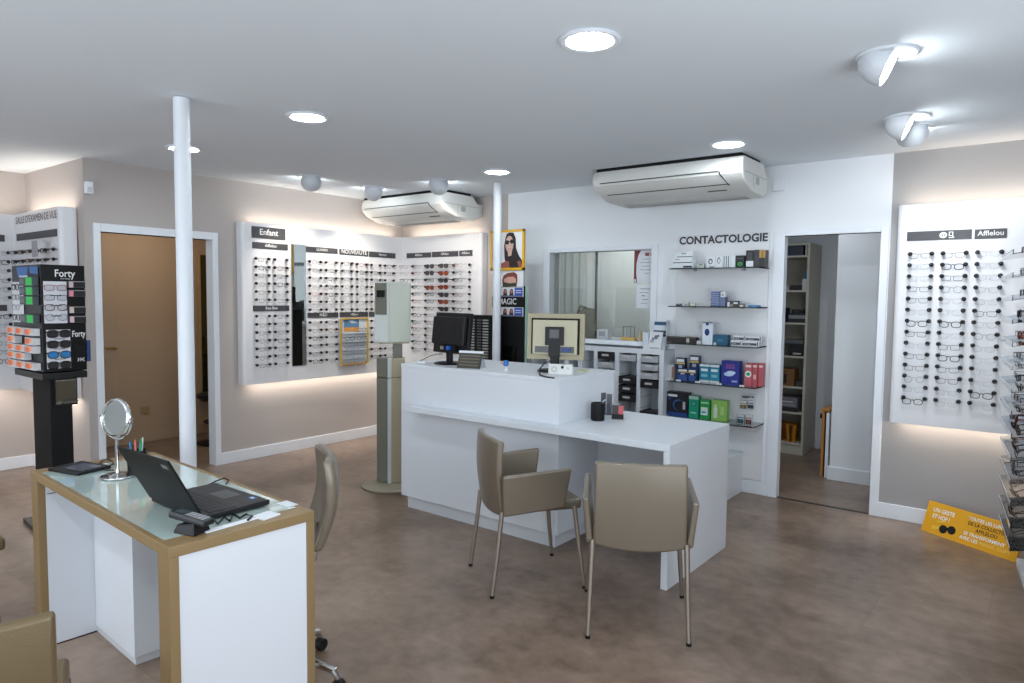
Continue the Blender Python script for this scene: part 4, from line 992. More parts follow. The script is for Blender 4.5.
w.build('frame', mat('dark_wood', (84, 70, 58), .5), p); MB().box(-.085, .085, -.004, .002, .02, .14).build('picture', mat('photo_pale', (190, 186, 180), .5), p)
# notices on the pane
def notice(label, u0, v0, u1, v1, y, build):
    a = at(u0, v1, 1, y); b = at(u1, v0, 1, y); o = MB(); o.box(a.x, b.x, y, y + .002, a.z, b.z, 0)
    fc = Face(o, (a.x, y, a.z), (b.x - a.x, 0, 0), (0, 0, b.z - a.z)); build(fc)
    o = o.build('notice', [col((214, 218, 224)), col((122, 52, 58)), col((120, 124, 130)), col((150, 60, 60))], loc=(a.x, y, a.z)); tag(o, label, 'notice', 'notices on the interior window'); return o
def nb1(fc):
    fc.pg([(0, 0), (.18, 0), (.12, .3), (.13, .6), (.22, .85), (.36, 1), (0, 1)], 1); fc.rect(.58, .80, .82, .92, 3); fc.rect(.86, .98, .82, .93, 2)
    for k, (a, b) in enumerate(((.45, .8), (.3, .95), (.4, .85), (.3, .95), (.55, .8))): fc.rect(a, b, .72 - k * .11, .735 - k * .11, 2)
    fc.rect(.02, .12, .02, .10, 0, .0014)
notice('tall white notice with a curved dark red border on the interior window', 633.8, 250, 653.2, 282.5, D + .046, nb1)
def nb2(fc):
    for k, (a, b, h) in enumerate(((.25, .9, .03), (.2, .8, .02), (.35, .55, .05), (.4, .75, .03), (.3, .7, .02))): fc.rect(a, b, .80 - k * .15, .80 - k * .15 + h, 2)
notice('plain white notice taped on the interior window below the red one', 636, 284.5, 652.3, 308, D + .046, nb2)

# ------------------------------------------------------------------ CONTACTOLOGIE wall panel with glass shelves
CX0, CX1 = -2.449, -1.712; CYF = D - .018
t = thing('glass_shelf_display', 'white wall panel headed CONTACTOLOGIE carrying five glass shelves', 'shelving', ((CX0 + CX1) / 2, D, 0))
MB().box(CX0, CX1, CYF, D - .001, .115, 2.012).build('back_panel', M_panel, t, world=True, bevel=.001)
tp = at(679.5, 241.2, 1, CYF); te = at(768, 237.4, 1, CYF)
text('CONTACTOLOGIE', (tp.x, CYF - .002, 1.945), (1, 0, 0), (0, 0, 1), .058, M_ink, t, world=True, width=te.x - tp.x, bold=.035)
SYF = 5.09; SX0 = -2.418; SX1 = -1.706
zs = [1.7405, 1.4465, 1.153, .853, .563]
for i, z in enumerate(zs):
    sh = MB().prism([(SX0 + .012, SYF), (SX1 - .012, SYF), (SX1, SYF + .012), (SX1, CYF - .002), (SX0, CYF - .002), (SX0, SYF + .012)], 2, z - .008, z)
    g_ = sh.build('glass_shelf', M_shelfglass, t, world=True, fix=True)
    e = MB(); P_ = [(SX0, CYF - .01), (SX0, SYF + .05), (SX0 + .012, SYF), (SX1 - .012, SYF), (SX1, SYF + .012), (SX1, CYF - .01)]
    for a, b in zip(P_[:-1], P_[1:]): 
        dx, dy = b[0] - a[0], b[1] - a[1]; L_ = math.hypot(dx, dy); nx, ny = dy / L_ * -.0012, dx / L_ * .0012
        e.hexa([(a[0], a[1], z - .008), (b[0], b[1], z - .008), (b[0] + nx, b[1] + ny, z - .008), (a[0] + nx, a[1] + ny, z - .008), (a[0], a[1], z), (b[0], b[1], z), (b[0] + nx, b[1] + ny, z), (a[0] + nx, a[1] + ny, z)])
    e.build('shelf_edge', M_glassedge, g_ , fix=True) if False else None
    o = e.build('shelf_edge', M_glassedge, t, world=True, fix=True)
    b_ = MB(); b_.box(SX0 + .12, SX0 + .14, CYF - .03, CYF, z - .016, z - .008); b_.box(SX1 - .2, SX1 - .18, CYF - .03, CYF, z - .016, z - .008); b_.build('shelf_clip', M_acgrey, t, world=True)
BY = 5.185
BL = (30, 30, 32); WH = (220, 224, 228); GR = (150, 154, 160); NV = (38, 52, 96)
gz = zs[0]
cx = lambda u, v=300: px_x(u, v, BY)
# shelf 1
item('lens_case_box', 'white flat box, lowest of the stack of three on the top shelf', 'box', cx(670.5), cx(692), BY, .12, gz, .045, WH, [(0, 1, 0, .14, BL), (.55, .95, .2, .5, BL)], 'white boxes stacked on the top glass shelf')
item('lens_case_box', 'white flat box, middle of the stack of three on the top shelf', 'box', cx(672), cx(691), BY, .12, gz + .0455, .045, WH, [(0, 1, 0, .14, BL), (.1, .35, .5, .7, GR)], 'white boxes stacked on the top glass shelf')
item('lens_case_box', 'white flat box on top of the stack of three, top shelf', 'box', cx(675.5), cx(691.5), BY, .11, gz + .091, .045, WH, [(0, 1, 0, .14, (90, 92, 96)), (.3, .6, .5, .75, GR)], 'white boxes stacked on the top glass shelf')
item('small_carton', 'tiny pale grey carton on the top shelf between white stacks', 'box', cx(696), cx(703), BY, .05, gz, .038, (186, 192, 186), [(.3, .7, .6, .9, (110, 120, 110))])
for k, u in enumerate((705.5, 714.5, 722, 729.5)):
    item('lens_carton', ['white carton with black oval pattern, leftmost of four on top shelf', 'white carton with grey swirl, second of four on top shelf', 'white carton with black stripes, third of four on top shelf', 'plain pale carton, rightmost of four on top shelf'][k], 'box',
         cx(u), cx(u + [8.6, 7, 7, 4.5][k]), BY, .10, gz, [.086, .092, .090, .088][k], WH, [[(.2, .7, .35, .85, BL, 1), (.32, .6, .42, .75, WH, 1), (.3, .9, .05, .2, GR)], [(.2, .7, .35, .9, (120, 124, 130), 1), (.35, .6, .4, .8, WH, 1)], [(.1, .2, 0, 1, BL), (.4, .5, 0, 1, BL), (.7, .8, 0, 1, BL)], []][k], 'white cartons in the middle of the top shelf')
item('green_logo_box', 'black slanted box with bright green mark on the top shelf', 'box', cx(734.5), cx(743), BY, .10, gz, .092, BL, [(.25, .8, .15, .45, (40, 180, 80), 1), (.38, .66, .22, .38, BL, 1), (.1, .9, .7, .8, (70, 72, 76))])
item('black_carton', 'black carton with pale base panel on the top shelf', 'box', cx(744.5), cx(752.5), BY, .12, gz, .128, BL, [(.05, .95, .05, .38, WH), (.2, .8, .38, .9, (60, 62, 66))], 'dark cartons at the right of the top shelf')
item('dark_carton', 'dark charcoal carton between black and gold ones on the top shelf', 'box', cx(752.8), cx(757.5), BY, .12, gz, .130, (56, 58, 64), [], 'dark cartons at the right of the top shelf')
item('gold_carton', 'charcoal carton with gold top, second from right on the top shelf', 'box', cx(757.8), cx(760.6), BY, .12, gz, .128, (52, 50, 50), [(0, 1, .55, 1, (168, 130, 66))], 'dark cartons at the right of the top shelf')
item('gold_carton', 'charcoal carton with gold top, rightmost on the top shelf', 'box', cx(761), cx(764), BY, .12, gz, .128, (52, 50, 50), [(0, 1, .55, 1, (168, 130, 66))], 'dark cartons at the right of the top shelf')
# shelf 2
gz = zs[1]
item('small_carton', 'tiny dark box at the left end of the second shelf', 'box', cx(676), cx(680.5), BY, .05, gz, .018, (70, 70, 72), [(0, 1, .6, 1, GR)])
item('small_carton', 'small white box with grey mark, left on the second shelf', 'box', cx(684), cx(688.5), BY, .05, gz, .030, (200, 202, 198), [(.2, .8, .1, .5, GR)])
item('small_carton', 'small cream box, third from the left on the second shelf', 'box', cx(690.5), cx(695), BY, .05, gz, .026, (208, 208, 196))
for k in range(8):
    item('lens_pack', 'blue-grey lens pack, %s of the left stack on the second shelf' % ['lowest', 'second from bottom', 'third from bottom', 'fourth from bottom', 'fifth from bottom', 'third from top', 'second from top', 'topmost'][k], 'lens pack', cx(710.5 + (k % 3) * .2), cx(719 + (k % 2) * .3), BY, .09, gz + k * .0148, .0135, (66, 82, 132), [(0, 1, .7, 1, (170, 180, 205))], 'blue lens packs stacked on the second shelf')
for k in range(5):
    item('lens_pack', 'blue-grey lens pack, %s of the right stack on the second shelf' % ['lowest', 'second', 'middle', 'fourth', 'topmost'][k], 'lens pack', cx(719.6), cx(725.2), BY, .09, gz + k * .0148, .0135, (66, 78, 126), [(0, 1, .7, 1, (170, 180, 205))], 'blue lens packs stacked on the second shelf')
item('small_carton', 'small white box standing on the right blue lens stack', 'box', cx(720), cx(724.4), BY + .01, .05, gz + .075, .036, WH, [(.2, .7, .2, .6, GR)])
item('contact_carton', 'white and black carton right of the blue stacks, second shelf', 'box', cx(727.5), cx(738), BY, .08, gz, .044, (60, 56, 56), [(.0, .22, 0, .8, WH), (.25, .55, .05, .4, (150, 140, 130)), (.6, 1, .5, .75, WH)])
item('contact_pouch', 'small brown and white pouch on the second shelf', 'box', cx(738.6), cx(743.8), BY, .06, gz, .026, (110, 100, 94), [(.3, .9, .1, .5, WH)])
item('blue_pack', 'flat bright blue pack at the right of the second shelf', 'box', cx(748.5), cx(759), BY, .08, gz, .014, (40, 110, 170), [(.3, .7, .2, .8, (90, 150, 200))])
# shelf 3
gz = zs[2]
item('long_tray', 'long dark brown tray of small items on the third shelf', 'tray', cx(667.5), cx(697), BY, .10, gz, .046, (38, 32, 32), [(.68, .78, .1, .8, (190, 180, 170)), (0, 1, .85, 1, (84, 74, 70)), (.1, .5, .2, .3, (70, 60, 56))])
item('small_carton', 'tiny white price card on the third shelf', 'card', cx(697.8), cx(702), BY, .03, gz, .022, (196, 200, 204))
item('drop_carton', 'tall white carton with a blue drop on the third shelf', 'box', cx(703.5), cx(713.5), BY, .12, gz, .170, (214, 222, 232), [(.2, .7, .38, .70, (24, 52, 110), 1), (.3, .6, .86, .96, (34, 62, 120)), (0, 1, .96, 1, (60, 64, 74))])
item('teal_carton', 'dark teal carton beside the tall drop carton, third shelf', 'box', cx(714.5), cx(728.5), BY, .11, gz, .076, (28, 84, 112), [(.02, .22, .0, .2, WH), (.3, .7, .3, .6, (50, 110, 136))])
for k, (u, r) in enumerate(((732, 0), (743.5, 0), (734.5, 1), (747, 1))):
    item('striped_carton', 'white and dark striped carton, %s of the four on the third shelf' % ['lower left', 'lower right', 'upper left', 'upper right'][k], 'box', cx(u), cx(u + [11, 17, 12, 16][k]), BY, .09, gz + r * .0385, .038, (206, 208, 214), [(.02, .85, .15, .62, (62, 58, 66)), (.1, .5, .3, .45, (150, 150, 160)), (.88, .94, .1, .9, (70, 66, 74))], 'striped cartons stacked on the third shelf')
# shelf 4
gz = zs[3]
cx = lambda u, v=380: px_x(u, v, BY)
item('pamphlet_holder', 'white pamphlet holder with an orange edge at the left of the fourth shelf', 'leaflet holder', cx(667), cx(673), BY, .08, gz, .118, (196, 198, 202), [(.75, 1, .1, .85, (170, 90, 50))])
YB = [(0, 1, .72, .80, (190, 165, 90)), (.08, .92, .82, .95, WH), (.1, .9, .08, .5, (44, 76, 140)), (.3, .7, .55, .68, (160, 170, 190))]
item('solution_carton', 'tall navy and yellow carton standing left on the fourth shelf', 'box', cx(675.5), cx(684.5), BY, .07, gz, .178, (24, 34, 70), YB, 'navy and yellow cartons on the fourth shelf')
item('solution_carton', 'short navy and yellow carton, left of the front pair, fourth shelf', 'box', cx(680.5), cx(690.5), BY - .058, .052, gz, .098, (24, 34, 70), YB, 'navy and yellow cartons on the fourth shelf')
item('solution_carton', 'short navy and yellow carton, right of the front pair, fourth shelf', 'box', cx(691), cx(698.8), BY - .058, .052, gz, .098, (28, 38, 76), YB, 'navy and yellow cartons on the fourth shelf')
item('solution_carton', 'tall navy and yellow carton behind the front pair, fourth shelf', 'box', cx(687.5), cx(697), BY + .03, .07, gz, .200, (24, 40, 84), YB, 'navy and yellow cartons on the fourth shelf')
for k, u in enumerate((699.3, 709.4)):
    item('teal_solution_carton', 'bright teal and white carton, %s of the pair on the fourth shelf' % ['left', 'right'][k], 'box', cx(u), cx(u + 9.6), BY, .10, gz, .140, (30, 124, 152), [(0, 1, .88, 1, WH), (.15, .85, .62, .76, WH), (.2, .8, .3, .45, (120, 180, 196)), (0, 1, 0, .12, (206, 210, 212))], 'teal cartons on the fourth shelf')
item('blue_solution_carton', 'large deep blue carton with a white lens picture on the fourth shelf', 'box', cx(721), cx(739), BY, .11, gz, .180, (30, 40, 132), [(.25, .75, .66, .86, (110, 60, 140)), (.15, .7, .34, .52, (170, 190, 220), 1), (.3, .8, .42, .58, (190, 205, 230), 1), (.6, .9, .1, .18, (150, 160, 200))])
for k, u in enumerate((744.5, 751.2, 756.3)):
    item('pink_carton', 'pink-red carton%s, %s of three on the fourth shelf' % ([' with green round emblem', '', ''][k], ['leftmost', 'middle', 'rightmost'][k]), 'box', cx(u), cx(u + [7, 4.8, 4.6][k]), BY + .02 * k, .09, gz, .172, (176, 84, 92), [[(.05, .95, .38, .66, WH, 1), (.22, .78, .44, .60, (40, 140, 70), 1), (.1, .9, .82, .92, (230, 200, 200))], [(.2, .8, .3, .5, (220, 170, 170)), (.1, .9, .82, .92, (230, 200, 200))], [(.1, .9, .82, .92, (230, 200, 200))]][k], 'pink-red cartons on the fourth shelf')
for k, u in enumerate((670, 681, 700, 721.5, 744)):
    pz = item('price_ticket', 'small white price ticket on the fourth shelf edge, %s of five' % ['leftmost', 'second', 'middle', 'fourth', 'rightmost'][k], 'ticket', cx(u), cx(u + 4.6), SYF + .002, .002, gz, .014, WH, [(.2, .8, .3, .6, GR)], 'price tickets on the fourth shelf')
# shelf 5
gz = zs[4]
cx = lambda u, v=400: px_x(u, v, BY)
item('black_solution_carton', 'large black carton with a blue arc on the lowest glass shelf', 'box', cx(667), cx(687.5), BY, .125, gz, .190, (26, 26, 34), [(.04, .5, .80, .90, WH), (.3, .85, .22, .70, (50, 100, 170), 1), (.36, .95, .22, .66, (26, 26, 34), 1), (0, 1, 0, .14, (30, 70, 140)), (.78, .9, .3, .62, (180, 184, 190)), (.05, .2, .66, .76, (40, 70, 130))])
GD = [(0, 1, .85, 1, (170, 200, 186)), (.2, .8, .52, .78, (16, 120, 96), 1), (.3, .7, .57, .73, (60, 170, 140), 1), (.2, .8, .2, .26, (150, 210, 190))]
item('green_carton', 'narrow emerald carton with a round badge on the lowest glass shelf', 'box', cx(689), cx(698.5), BY, .10, gz, .172, (24, 148, 118), GD)
item('green_carton', 'mid green carton with white panel on the lowest glass shelf', 'box', cx(700), cx(710), BY, .11, gz, .150, (26, 140, 70), [(.12, .8, .2, .62, (214, 226, 222)), (.2, .6, .3, .4, (60, 140, 180)), (.1, .9, .8, .9, (150, 210, 160))])
item('green_carton', 'wide lime green carton with a white bottle picture, lowest shelf', 'box', cx(711.5), cx(727), BY, .10, gz, .158, (138, 184, 92), [(.15, .40, .12, .62, (206, 218, 198)), (.2, .34, .62, .78, (206, 218, 198)), (.6, .85, .3, .7, (168, 204, 120))])
gz_ = [(.752, 'gold'), (.66, ''), (.56, '')]
for k, (u, v, c_, l) in enumerate(((742.5, 394, (96, 60, 50), 'small round-label blister pack at top left of the hanging packs'), (748.5, 394, (180, 180, 182), 'small white blister pack at top right of the hanging packs'), (740.5, 405, (150, 120, 50), 'gold and black eye-drop pack, middle left of the hanging packs'), (748, 405, (60, 56, 60), 'black eye-drop pack, middle right of the hanging packs'), (738, 419.5, (40, 90, 120), 'blue and white eye-drop pack, lower left of the hanging packs'), (746, 420, (150, 60, 60), 'red and white eye-drop pack, lower right of the hanging packs'))):
    a = at(u, v, 1, CYF - .03)
    item('hanging_pack', l, 'pack', a.x, a.x + .048, CYF - .040, .03, a.z - .028, [.028, .028, .066, .066, .070, .070][k], (208, 210, 214), [(.05, .95, .05, .5, (34, 32, 36)), (.2, .8, .08, .45, c_, 1), (.05, .95, .62, .72, c_)], 'small packs hanging on the wall panel')
# leaflets on the unit
t = thing('leaflet_stand', 'white leaflet stand with a blue brochure behind, on the unit by the shelves', 'leaflet stand', (-2.545, 5.175, UT), math.radians(6))
MB().box(-.105, -.058, -.03, .01, 0, .135).build('brochure', col((206, 212, 220), .4), t)
w = MB(); w.hexa([(-.055, -.045, .0), (.050, -.045, .0), (.050, -.038, .0), (-.055, -.038, .0), (-.050, -.020, .145), (.062, -.020, .145), (.062, -.013, .145), (-.050, -.013, .145)])
fc = Face(w, (-.055, -.0455, 0), (.105, 0, 0), (.005, .025, .145)); fc.ell(.55, .70, .16, .12, 1); fc.ell(.72, .78, .08, .06, 2); fc.ell(.32, .6, .10, .08, 1); fc.rect(.1, .9, .08, .12, 1); fc.rect(.1, .4, .4, .55, 3)
w.build('front_leaflet', [col((212, 214, 218), .4), col((110, 112, 128), .4), col((60, 66, 110), .4), col((160, 166, 178), .4)], t)
w = MB(); w.hexa([(-.045, .0, .0), (.075, .0, .0), (.075, .008, .0), (-.045, .008, .0), (-.035, .040, .235), (.088, .040, .235), (.088, .048, .235), (-.035, .048, .235)])
fc = Face(w, (-.045, -.0005, 0), (.12, 0, 0), (.012, .040, .235)); fc.rect(.0, 1, .84, .96, 1); fc.rect(.0, 1, .56, .66, 2); fc.rect(.55, .95, .45, .55, 2)
w.build('rear_brochure', [col((206, 214, 222), .4), col((30, 72, 110), .4), col((34, 38, 70), .4)], t)
MB().box(.085, .093, -.02, .05, 0, .24).build('stand_side', M_acrylic, t)

# white box plinth below the shelves
t = thing('white_plinth_cabinet', 'low white box cabinet on the floor below the glass shelves', 'cabinet', (-2.20, 5.13, 0))
MB().box(-2.46, -1.862, 4.95, D - .019, .0, .306).build('body', M_lam, t, world=True, bevel=.003)
MB().box(-2.464, -1.858, 4.946, D - .019, .306, .320).build('lid', M_lam, t, world=True, bevel=.002)

# ------------------------------------------------------------------ poster stand and black drawer tower behind the counter
t = thing('poster_stand', 'tall black poster tower lettered MAGIC with a yellow-framed portrait on top', 'poster stand', (-3.88, 5.0, 0))
X0, X1, Y0 = -4.085, -3.705, 4.90
MB().box(X0 + .012, X1 - .0, Y0 + .012, Y0 + .060, 0, 1.600).build('tower', M_blackm, t, world=True, bevel=.004)
MB().box(X1, X1 + .006, Y0 + .03, Y0 + .062, 0, 1.60).build('green_side', mat('pale_green_acrylic', (170, 205, 190), .2), t, world=True)
MB().box(X0 + .02, X1 - .02, Y0 + .03, Y0 + .05, 1.60, 2.09).build('poster_board', mat('board_green', (196, 214, 206), .4), t, world=True)
fr = MB(); a, b = 1.742, 2.102
fr.box(X0, X1, Y0, Y0 + .022, b - .018, b); fr.box(X0, X1, Y0, Y0 + .022, a, a + .022); fr.box(X0, X0 + .018, Y0, Y0 + .022, a, b); fr.box(X1 - .018, X1, Y0, Y0 + .022, a, b)
fr.build('yellow_frame', mat('frame_yellow', (226, 172, 30), .45), t, world=True)
SKIN = (206, 170, 156)
w = MB().box(X0 + .015, X1 - .015, Y0 + .008, Y0 + .016, a + .01, b - .01)
fc = Face(w, (X0 + .10, Y0 + .0075, a + .022), (X1 - X0 - .118, 0, 0), (0, 0, b - a - .04))
# portrait: long dark hair, face, sunglasses, patterned top
fc.pg([(.30, 0), (.22, .30), (.20, .62), (.26, .86), (.42, .985), (.60, .97), (.70, .82), (.72, .55), (.84, .34), (.98, .20), (1, 0)], 1)
fc.pg([(.02, 0), (.06, .12), (.30, .20), (.62, .12), (.9, .20), (1, .02), (1, 0)], 4, .0012)
fc.pg([(.44, 0), (.42, .22), (.54, .30), (.74, .22), (.86, 0)], 1, .0016)
fc.ell(.435, .66, .175, .23, 2, .0016); fc.pg([(.36, .50), (.38, .32), (.52, .34), (.56, .52)], 2, .0014)
fc.pg([(.30, .84), (.38, .92), (.52, .94), (.62, .80), (.60, .92), (.45, .99), (.30, .94)], 1, .0020)
fc.ell(.335, .71, .088, .062, 3, .0022); fc.ell(.545, .73, .088, .062, 3, .0022); fc.rect(.40, .48, .725, .745, 3, .0022)
fc.ell(.435, .545, .072, .022, 5, .0022); fc.ell(.435, .552, .055, .010, 6, .0024)
w.build('portrait_poster', [col((226, 226, 228)), col((40, 32, 34)), col(SKIN), col((28, 26, 28), .3), col((150, 84, 74)), col((170, 70, 74)), col((236, 236, 236))], t, world=True)
w = MB().box(X0 + .015, X1 - .012, Y0 + .010, Y0 + .018, 1.594, 1.738)
fc = Face(w, (X0 + .10, Y0 + .0095, 1.594), (X1 - X0 - .115, 0, 0), (0, 0, .144))
fc.pg([(.16, .0), (.12, .4), (.18, .7), (.34, .86), (.62, .92), (.76, .78), (.78, .4), (.74, 0)], 1); fc.pg([(.2, 0), (.2, .48), (.36, .62), (.62, .64), (.72, .46), (.70, 0)], 2, .0012)
fc.pg([(.14, .02), (.20, .30), (.44, .22), (.70, .26), (.74, .04), (.5, .02), (.3, .0)], 3, .0016)
w.build('second_portrait', [col((226, 226, 228)), col((120, 60, 46)), col((210, 160, 145)), col((50, 66, 50), .3)], t, world=True)
for z0, z1 in ((1.505, 1.590), (1.330, 1.412)):
    w = MB().box(X0 + .015, X1 - .005, Y0 + .004, Y0 + .013, z0, z1)
    fc = Face(w, (X0 + .09, Y0 + .0035, z0), (X1 - X0 - .10, 0, 0), (0, 0, z1 - z0))
    fc.rect(0, 1, 0, .16, 4); fc.rect(.68, 1, .1, .95, 1); fc.rect(.0, .08, .1, .9, 5)
    for u in (.30, .56): fc.pg([(u - .09, .12), (u - .07, .6), (u - .03, .85), (u + .05, .8), (u + .08, .12)], 2, .0012); fc.ell(u, .55, .04, .2, 3, .0016)
    fc.rect(.72, .95, .62, .70, 0, .0012); fc.rect(.72, .95, .40, .48, 0, .0012)
    w.build('picture_strip', [col((216, 218, 222)), col((50, 84, 176)), col((44, 38, 40)), col((196, 110, 96)), col((120, 124, 150)), col((170, 40, 40))], t, world=True)
text('MAGIC', (X0 + .095, Y0 + .011, 1.438), (1, 0, 0), (0, 0, 1), .052, M_white_ink, t, world=True, width=.20, bold=.01)
w = MB().box(X0 + .13, X1 - .08, Y0 + .004, Y0 + .011, 0, 1.06); w.build('front_recess', mat('gloss_black', (12, 12, 13), .15), t, world=True)

t = thing('drawer_tower', 'black tower with three columns of small pale-labelled slots behind the counter', 'drawer tower', (-4.21, 4.84, 0))
MB().box(-4.30, -3.925, 4.76, 4.89, 0, 1.335).build('carcass', M_blackm, t, world=True, bevel=.003)
for ci, (x0, x1, c_) in enumerate(((-4.225, -4.150, (176, 172, 166)), (-4.115, -4.068, (84, 82, 82)), (-4.048, -3.985, (160, 158, 156)))):
    for k in range(22):
        z = 1.285 - k * .0255
        m = MB().box(x0, x1, 4.752, 4.7595, z, z + .013); m.build('slot_label', col(c_, .5), t, world=True)

# ------------------------------------------------------------------ storage room
SXa, SXb, SYa, SYb = -2.215, -1.855, 6.965, 7.38
t = thing('storage_shelves', 'pale open bookcase in the storage room seen through the right doorway', 'bookcase', ((SXa + SXb) / 2, 7.2, 0))
w = MB(); w.box(SXa, SXa + .018, SYa, SYb, 0, 2.03); w.box(SXb - .022, SXb, SYa, SYb, 0, 2.03); w.box(SXa + .018, SXb - .022, SYb - .01, SYb, .08, 2.03); w.box(SXa + .018, SXb - .022, SYa + .01, SYb, 0, .085)
w.build('carcass', mat('bookcase_cream', (186, 182, 168), .5), t, world=True)
lv = []
for v in (255.6, 290.2, 322.6, 356, 386.5, 412.2, 443):
    z = at(792, v, 1, SYa).z; lv.append(z)
    MB().box(SXa + .018, SXb - .022, SYa, SYb - .011, z - .018, z).build('shelf', mat('bookcase_cream', (196, 192, 180), .5), t, world=True)
MB().box(SXa - .0, SXb + .0, SYa, SYb, 2.03, 2.048).build('top_board', mat('bookcase_cream', (196, 192, 180), .5), t, world=True)
SHY = SYa + .03; sx = lambda u, v=330: px_x(u, v, SHY)
it = lambda *a, **k: item(*a, **k)
it('dark_crate', 'dark blue-grey crate high on the top shelf of the storage bookcase', 'crate', sx(783), sx(800), SHY, .25, lv[0], .105, (64, 70, 86), [(.1, .9, .1, .9, (52, 58, 72)), (0, 1, .9, 1, (84, 90, 104))])
it('pale_folder', 'pale upright folder leaning beside the dark crate in the storage room', 'folder', sx(802.5), sx(804.3), SHY, .2, lv[0], .11, (190, 182, 166)); it('pale_folder', 'cream upright folder, rightmost on the top storage shelf', 'folder', sx(805), sx(806.8), SHY, .2, lv[0], .10, (176, 170, 158))
it('black_bag', 'low dark bag with straps on the second storage shelf', 'bag', sx(789), sx(800), SHY, .2, lv[1], .05, (40, 34, 34), [(.2, .7, .6, 1, (60, 50, 48))]); it('small_white_tub', 'small white tub at the left of the second storage shelf', 'tub', sx(781.5), sx(787), SHY, .1, lv[1], .045, (186, 184, 178))
it('white_carton', 'white carton at the right of the second storage shelf', 'box', sx(800.3), sx(806.5), SHY + .01, .2, lv[1], .11, (196, 200, 202)); it('blue_bundle', 'bright blue bundle on top of the white storage carton', 'bundle', sx(802), sx(806.3), SHY + .02, .1, lv[1] + .111, .06, (30, 90, 150))
it('grey_printer', 'black and grey device on the third storage shelf', 'device', sx(787.5), sx(805.5), SHY, .25, lv[2], .085, (34, 34, 38), [(.04, .96, .45, .85, (128, 130, 132))]); it('black_lump', 'dark coiled cable bundle on top of the grey device', 'cable bundle', sx(790), sx(802), SHY + .03, .12, lv[2] + .086, .04, (28, 28, 30), [(.2, .6, .2, .7, (50, 50, 54))]); it('blue_binder', 'dark blue binder at the left edge of the third storage shelf', 'binder', sx(779.6), sx(783), SHY, .2, lv[2], .14, (32, 50, 76))
it('black_case', 'black case with a white label on the fourth storage shelf', 'case', sx(789), sx(805), SHY, .22, lv[3], .10, (20, 20, 22), [(.3, .8, .15, .3, (180, 182, 184))]); it('grey_box', 'grey box resting on the black case in the storage room', 'box', sx(784), sx(803.5), SHY + .01, .2, lv[3] + .101, .055, (94, 96, 100), [(0, 1, 0, .35, (26, 26, 28))])
it('wooden_radio', 'golden brown wooden box with dark front on the fifth storage shelf', 'box', sx(779), sx(796), SHY, .16, lv[4], .165, (120, 84, 44), [(.03, .55, .12, .72, (26, 22, 20)), (.1, .5, .8, .88, (60, 44, 30))]); it('grey_pouch', 'small dark pouch right of the wooden box in the storage room', 'pouch', sx(797.5), sx(804), SHY + .01, .12, lv[4], .05, (66, 62, 62))
it('folded_cloths', 'pile of folded grey and white cloths on the sixth storage shelf', 'cloth pile', sx(778), sx(800), SHY, .22, lv[5], .14, (110, 110, 116), [(0, .8, .62, .72, (190, 190, 196)), (.1, .9, .4, .5, (150, 150, 158)), (0, 1, 0, .3, (38, 38, 42))])
t = thing('gold_bag', 'shiny gold paper bag on the lowest storage shelf', 'bag', ((sx(786.5) + sx(798.5)) / 2, SHY + .07, lv[6]))
hw = (sx(798.5) - sx(780)) / 2
t.location.x = (sx(780) + sx(798.5)) / 2
gm = mat('gold_foil', (214, 146, 48), .25, metal=.7)
MB().hexa([(-hw, -.05, .0005), (hw, -.05, .0005), (hw, .05, .0005), (-hw, .05, .0005), (-hw - .006, -.055, .185), (hw + .004, -.045, .17), (hw + .004, .05, .18), (-hw - .006, .05, .19)]).build('bag_body', gm, t)
w = MB(); w.poly([(-hw * .5, -.0535, .01), (hw * .1, -.0530, .02), (-hw * .1, -.0555, .175), (-hw * .6, -.0560, .18)]); w.poly([(hw * .4, -.0525, .0), (hw * .6, -.0525, .0), (hw * .7, -.052, .165), (hw * .3, -.054, .165)])  # flat darker patches on the bag front, painting the shade of its folds
w.build('fold_shade', mat('gold_shade', (96, 56, 20), .3, metal=.5), t)
t = thing('folding_table', 'folded wooden board with pale edge leaning by the storage room corner', 'board', (-1.487, 6.40, 0))
MB().box(-1.512, -1.490, 6.22, 6.62, .0, .565).build('wooden_leaf', mat('amber_wood', (176, 118, 50), .45, noise=.08, nscale=20), t, world=True, bevel=.003)
MB().box(-1.489, -1.478, 6.23, 6.62, .0, .55).build('dark_gap', M_blackm, t, world=True)
MB().box(-1.477, -1.452, 6.22, 6.62, .0, .555).build('white_leaf', M_trim, t, world=True, bevel=.003)
MB().box(-1.518, -1.450, 6.215, 6.625, .566, .590).build('top_edge', mat('amber_wood', (176, 118, 50), .45), t, world=True, bevel=.003)
MB().box(-1.530, -1.513, 6.23, 6.26, .50, .54).build('latch', M_black, t, world=True, bevel=.003)

# ------------------------------------------------------------------ exam room contents
tag(MB().box(-7.206, -7.200, 3.16, 3.25, .28, .36).build('socket_plate', mat('brass_plate', (176, 150, 108), .4, .3), bevel=.002), 'small beige wall plate in the exam room behind the makeup mirror', 'wall plate')
t = thing('exam_cabinet', 'tall narrow dark mirrored cabinet door in the exam room', 'mirror', (-7.17, 3.92, 0))
MB().box(-7.206, -7.16, 3.765, 4.20, .36, 1.935).build('frame', mat('pale_gold_frame', (176, 152, 112), .4), t, world=True, bevel=.003)
MB().box(-7.159, -7.153, 3.785, 4.19, .38, 1.915).build('dark_mirror', mat('smoked_mirror', (92, 86, 58), .12, metal=.8), t, world=True)
t = thing('exam_stool', 'black round stool on a disc foot in the exam room', 'stool', (-6.62, 3.62, 0))
MB().lathe([(0, 0), (.17, 0), (.175, .015), (.03, .035), (.024, .05), (0, .05)], n=28).build('foot', M_black, t)
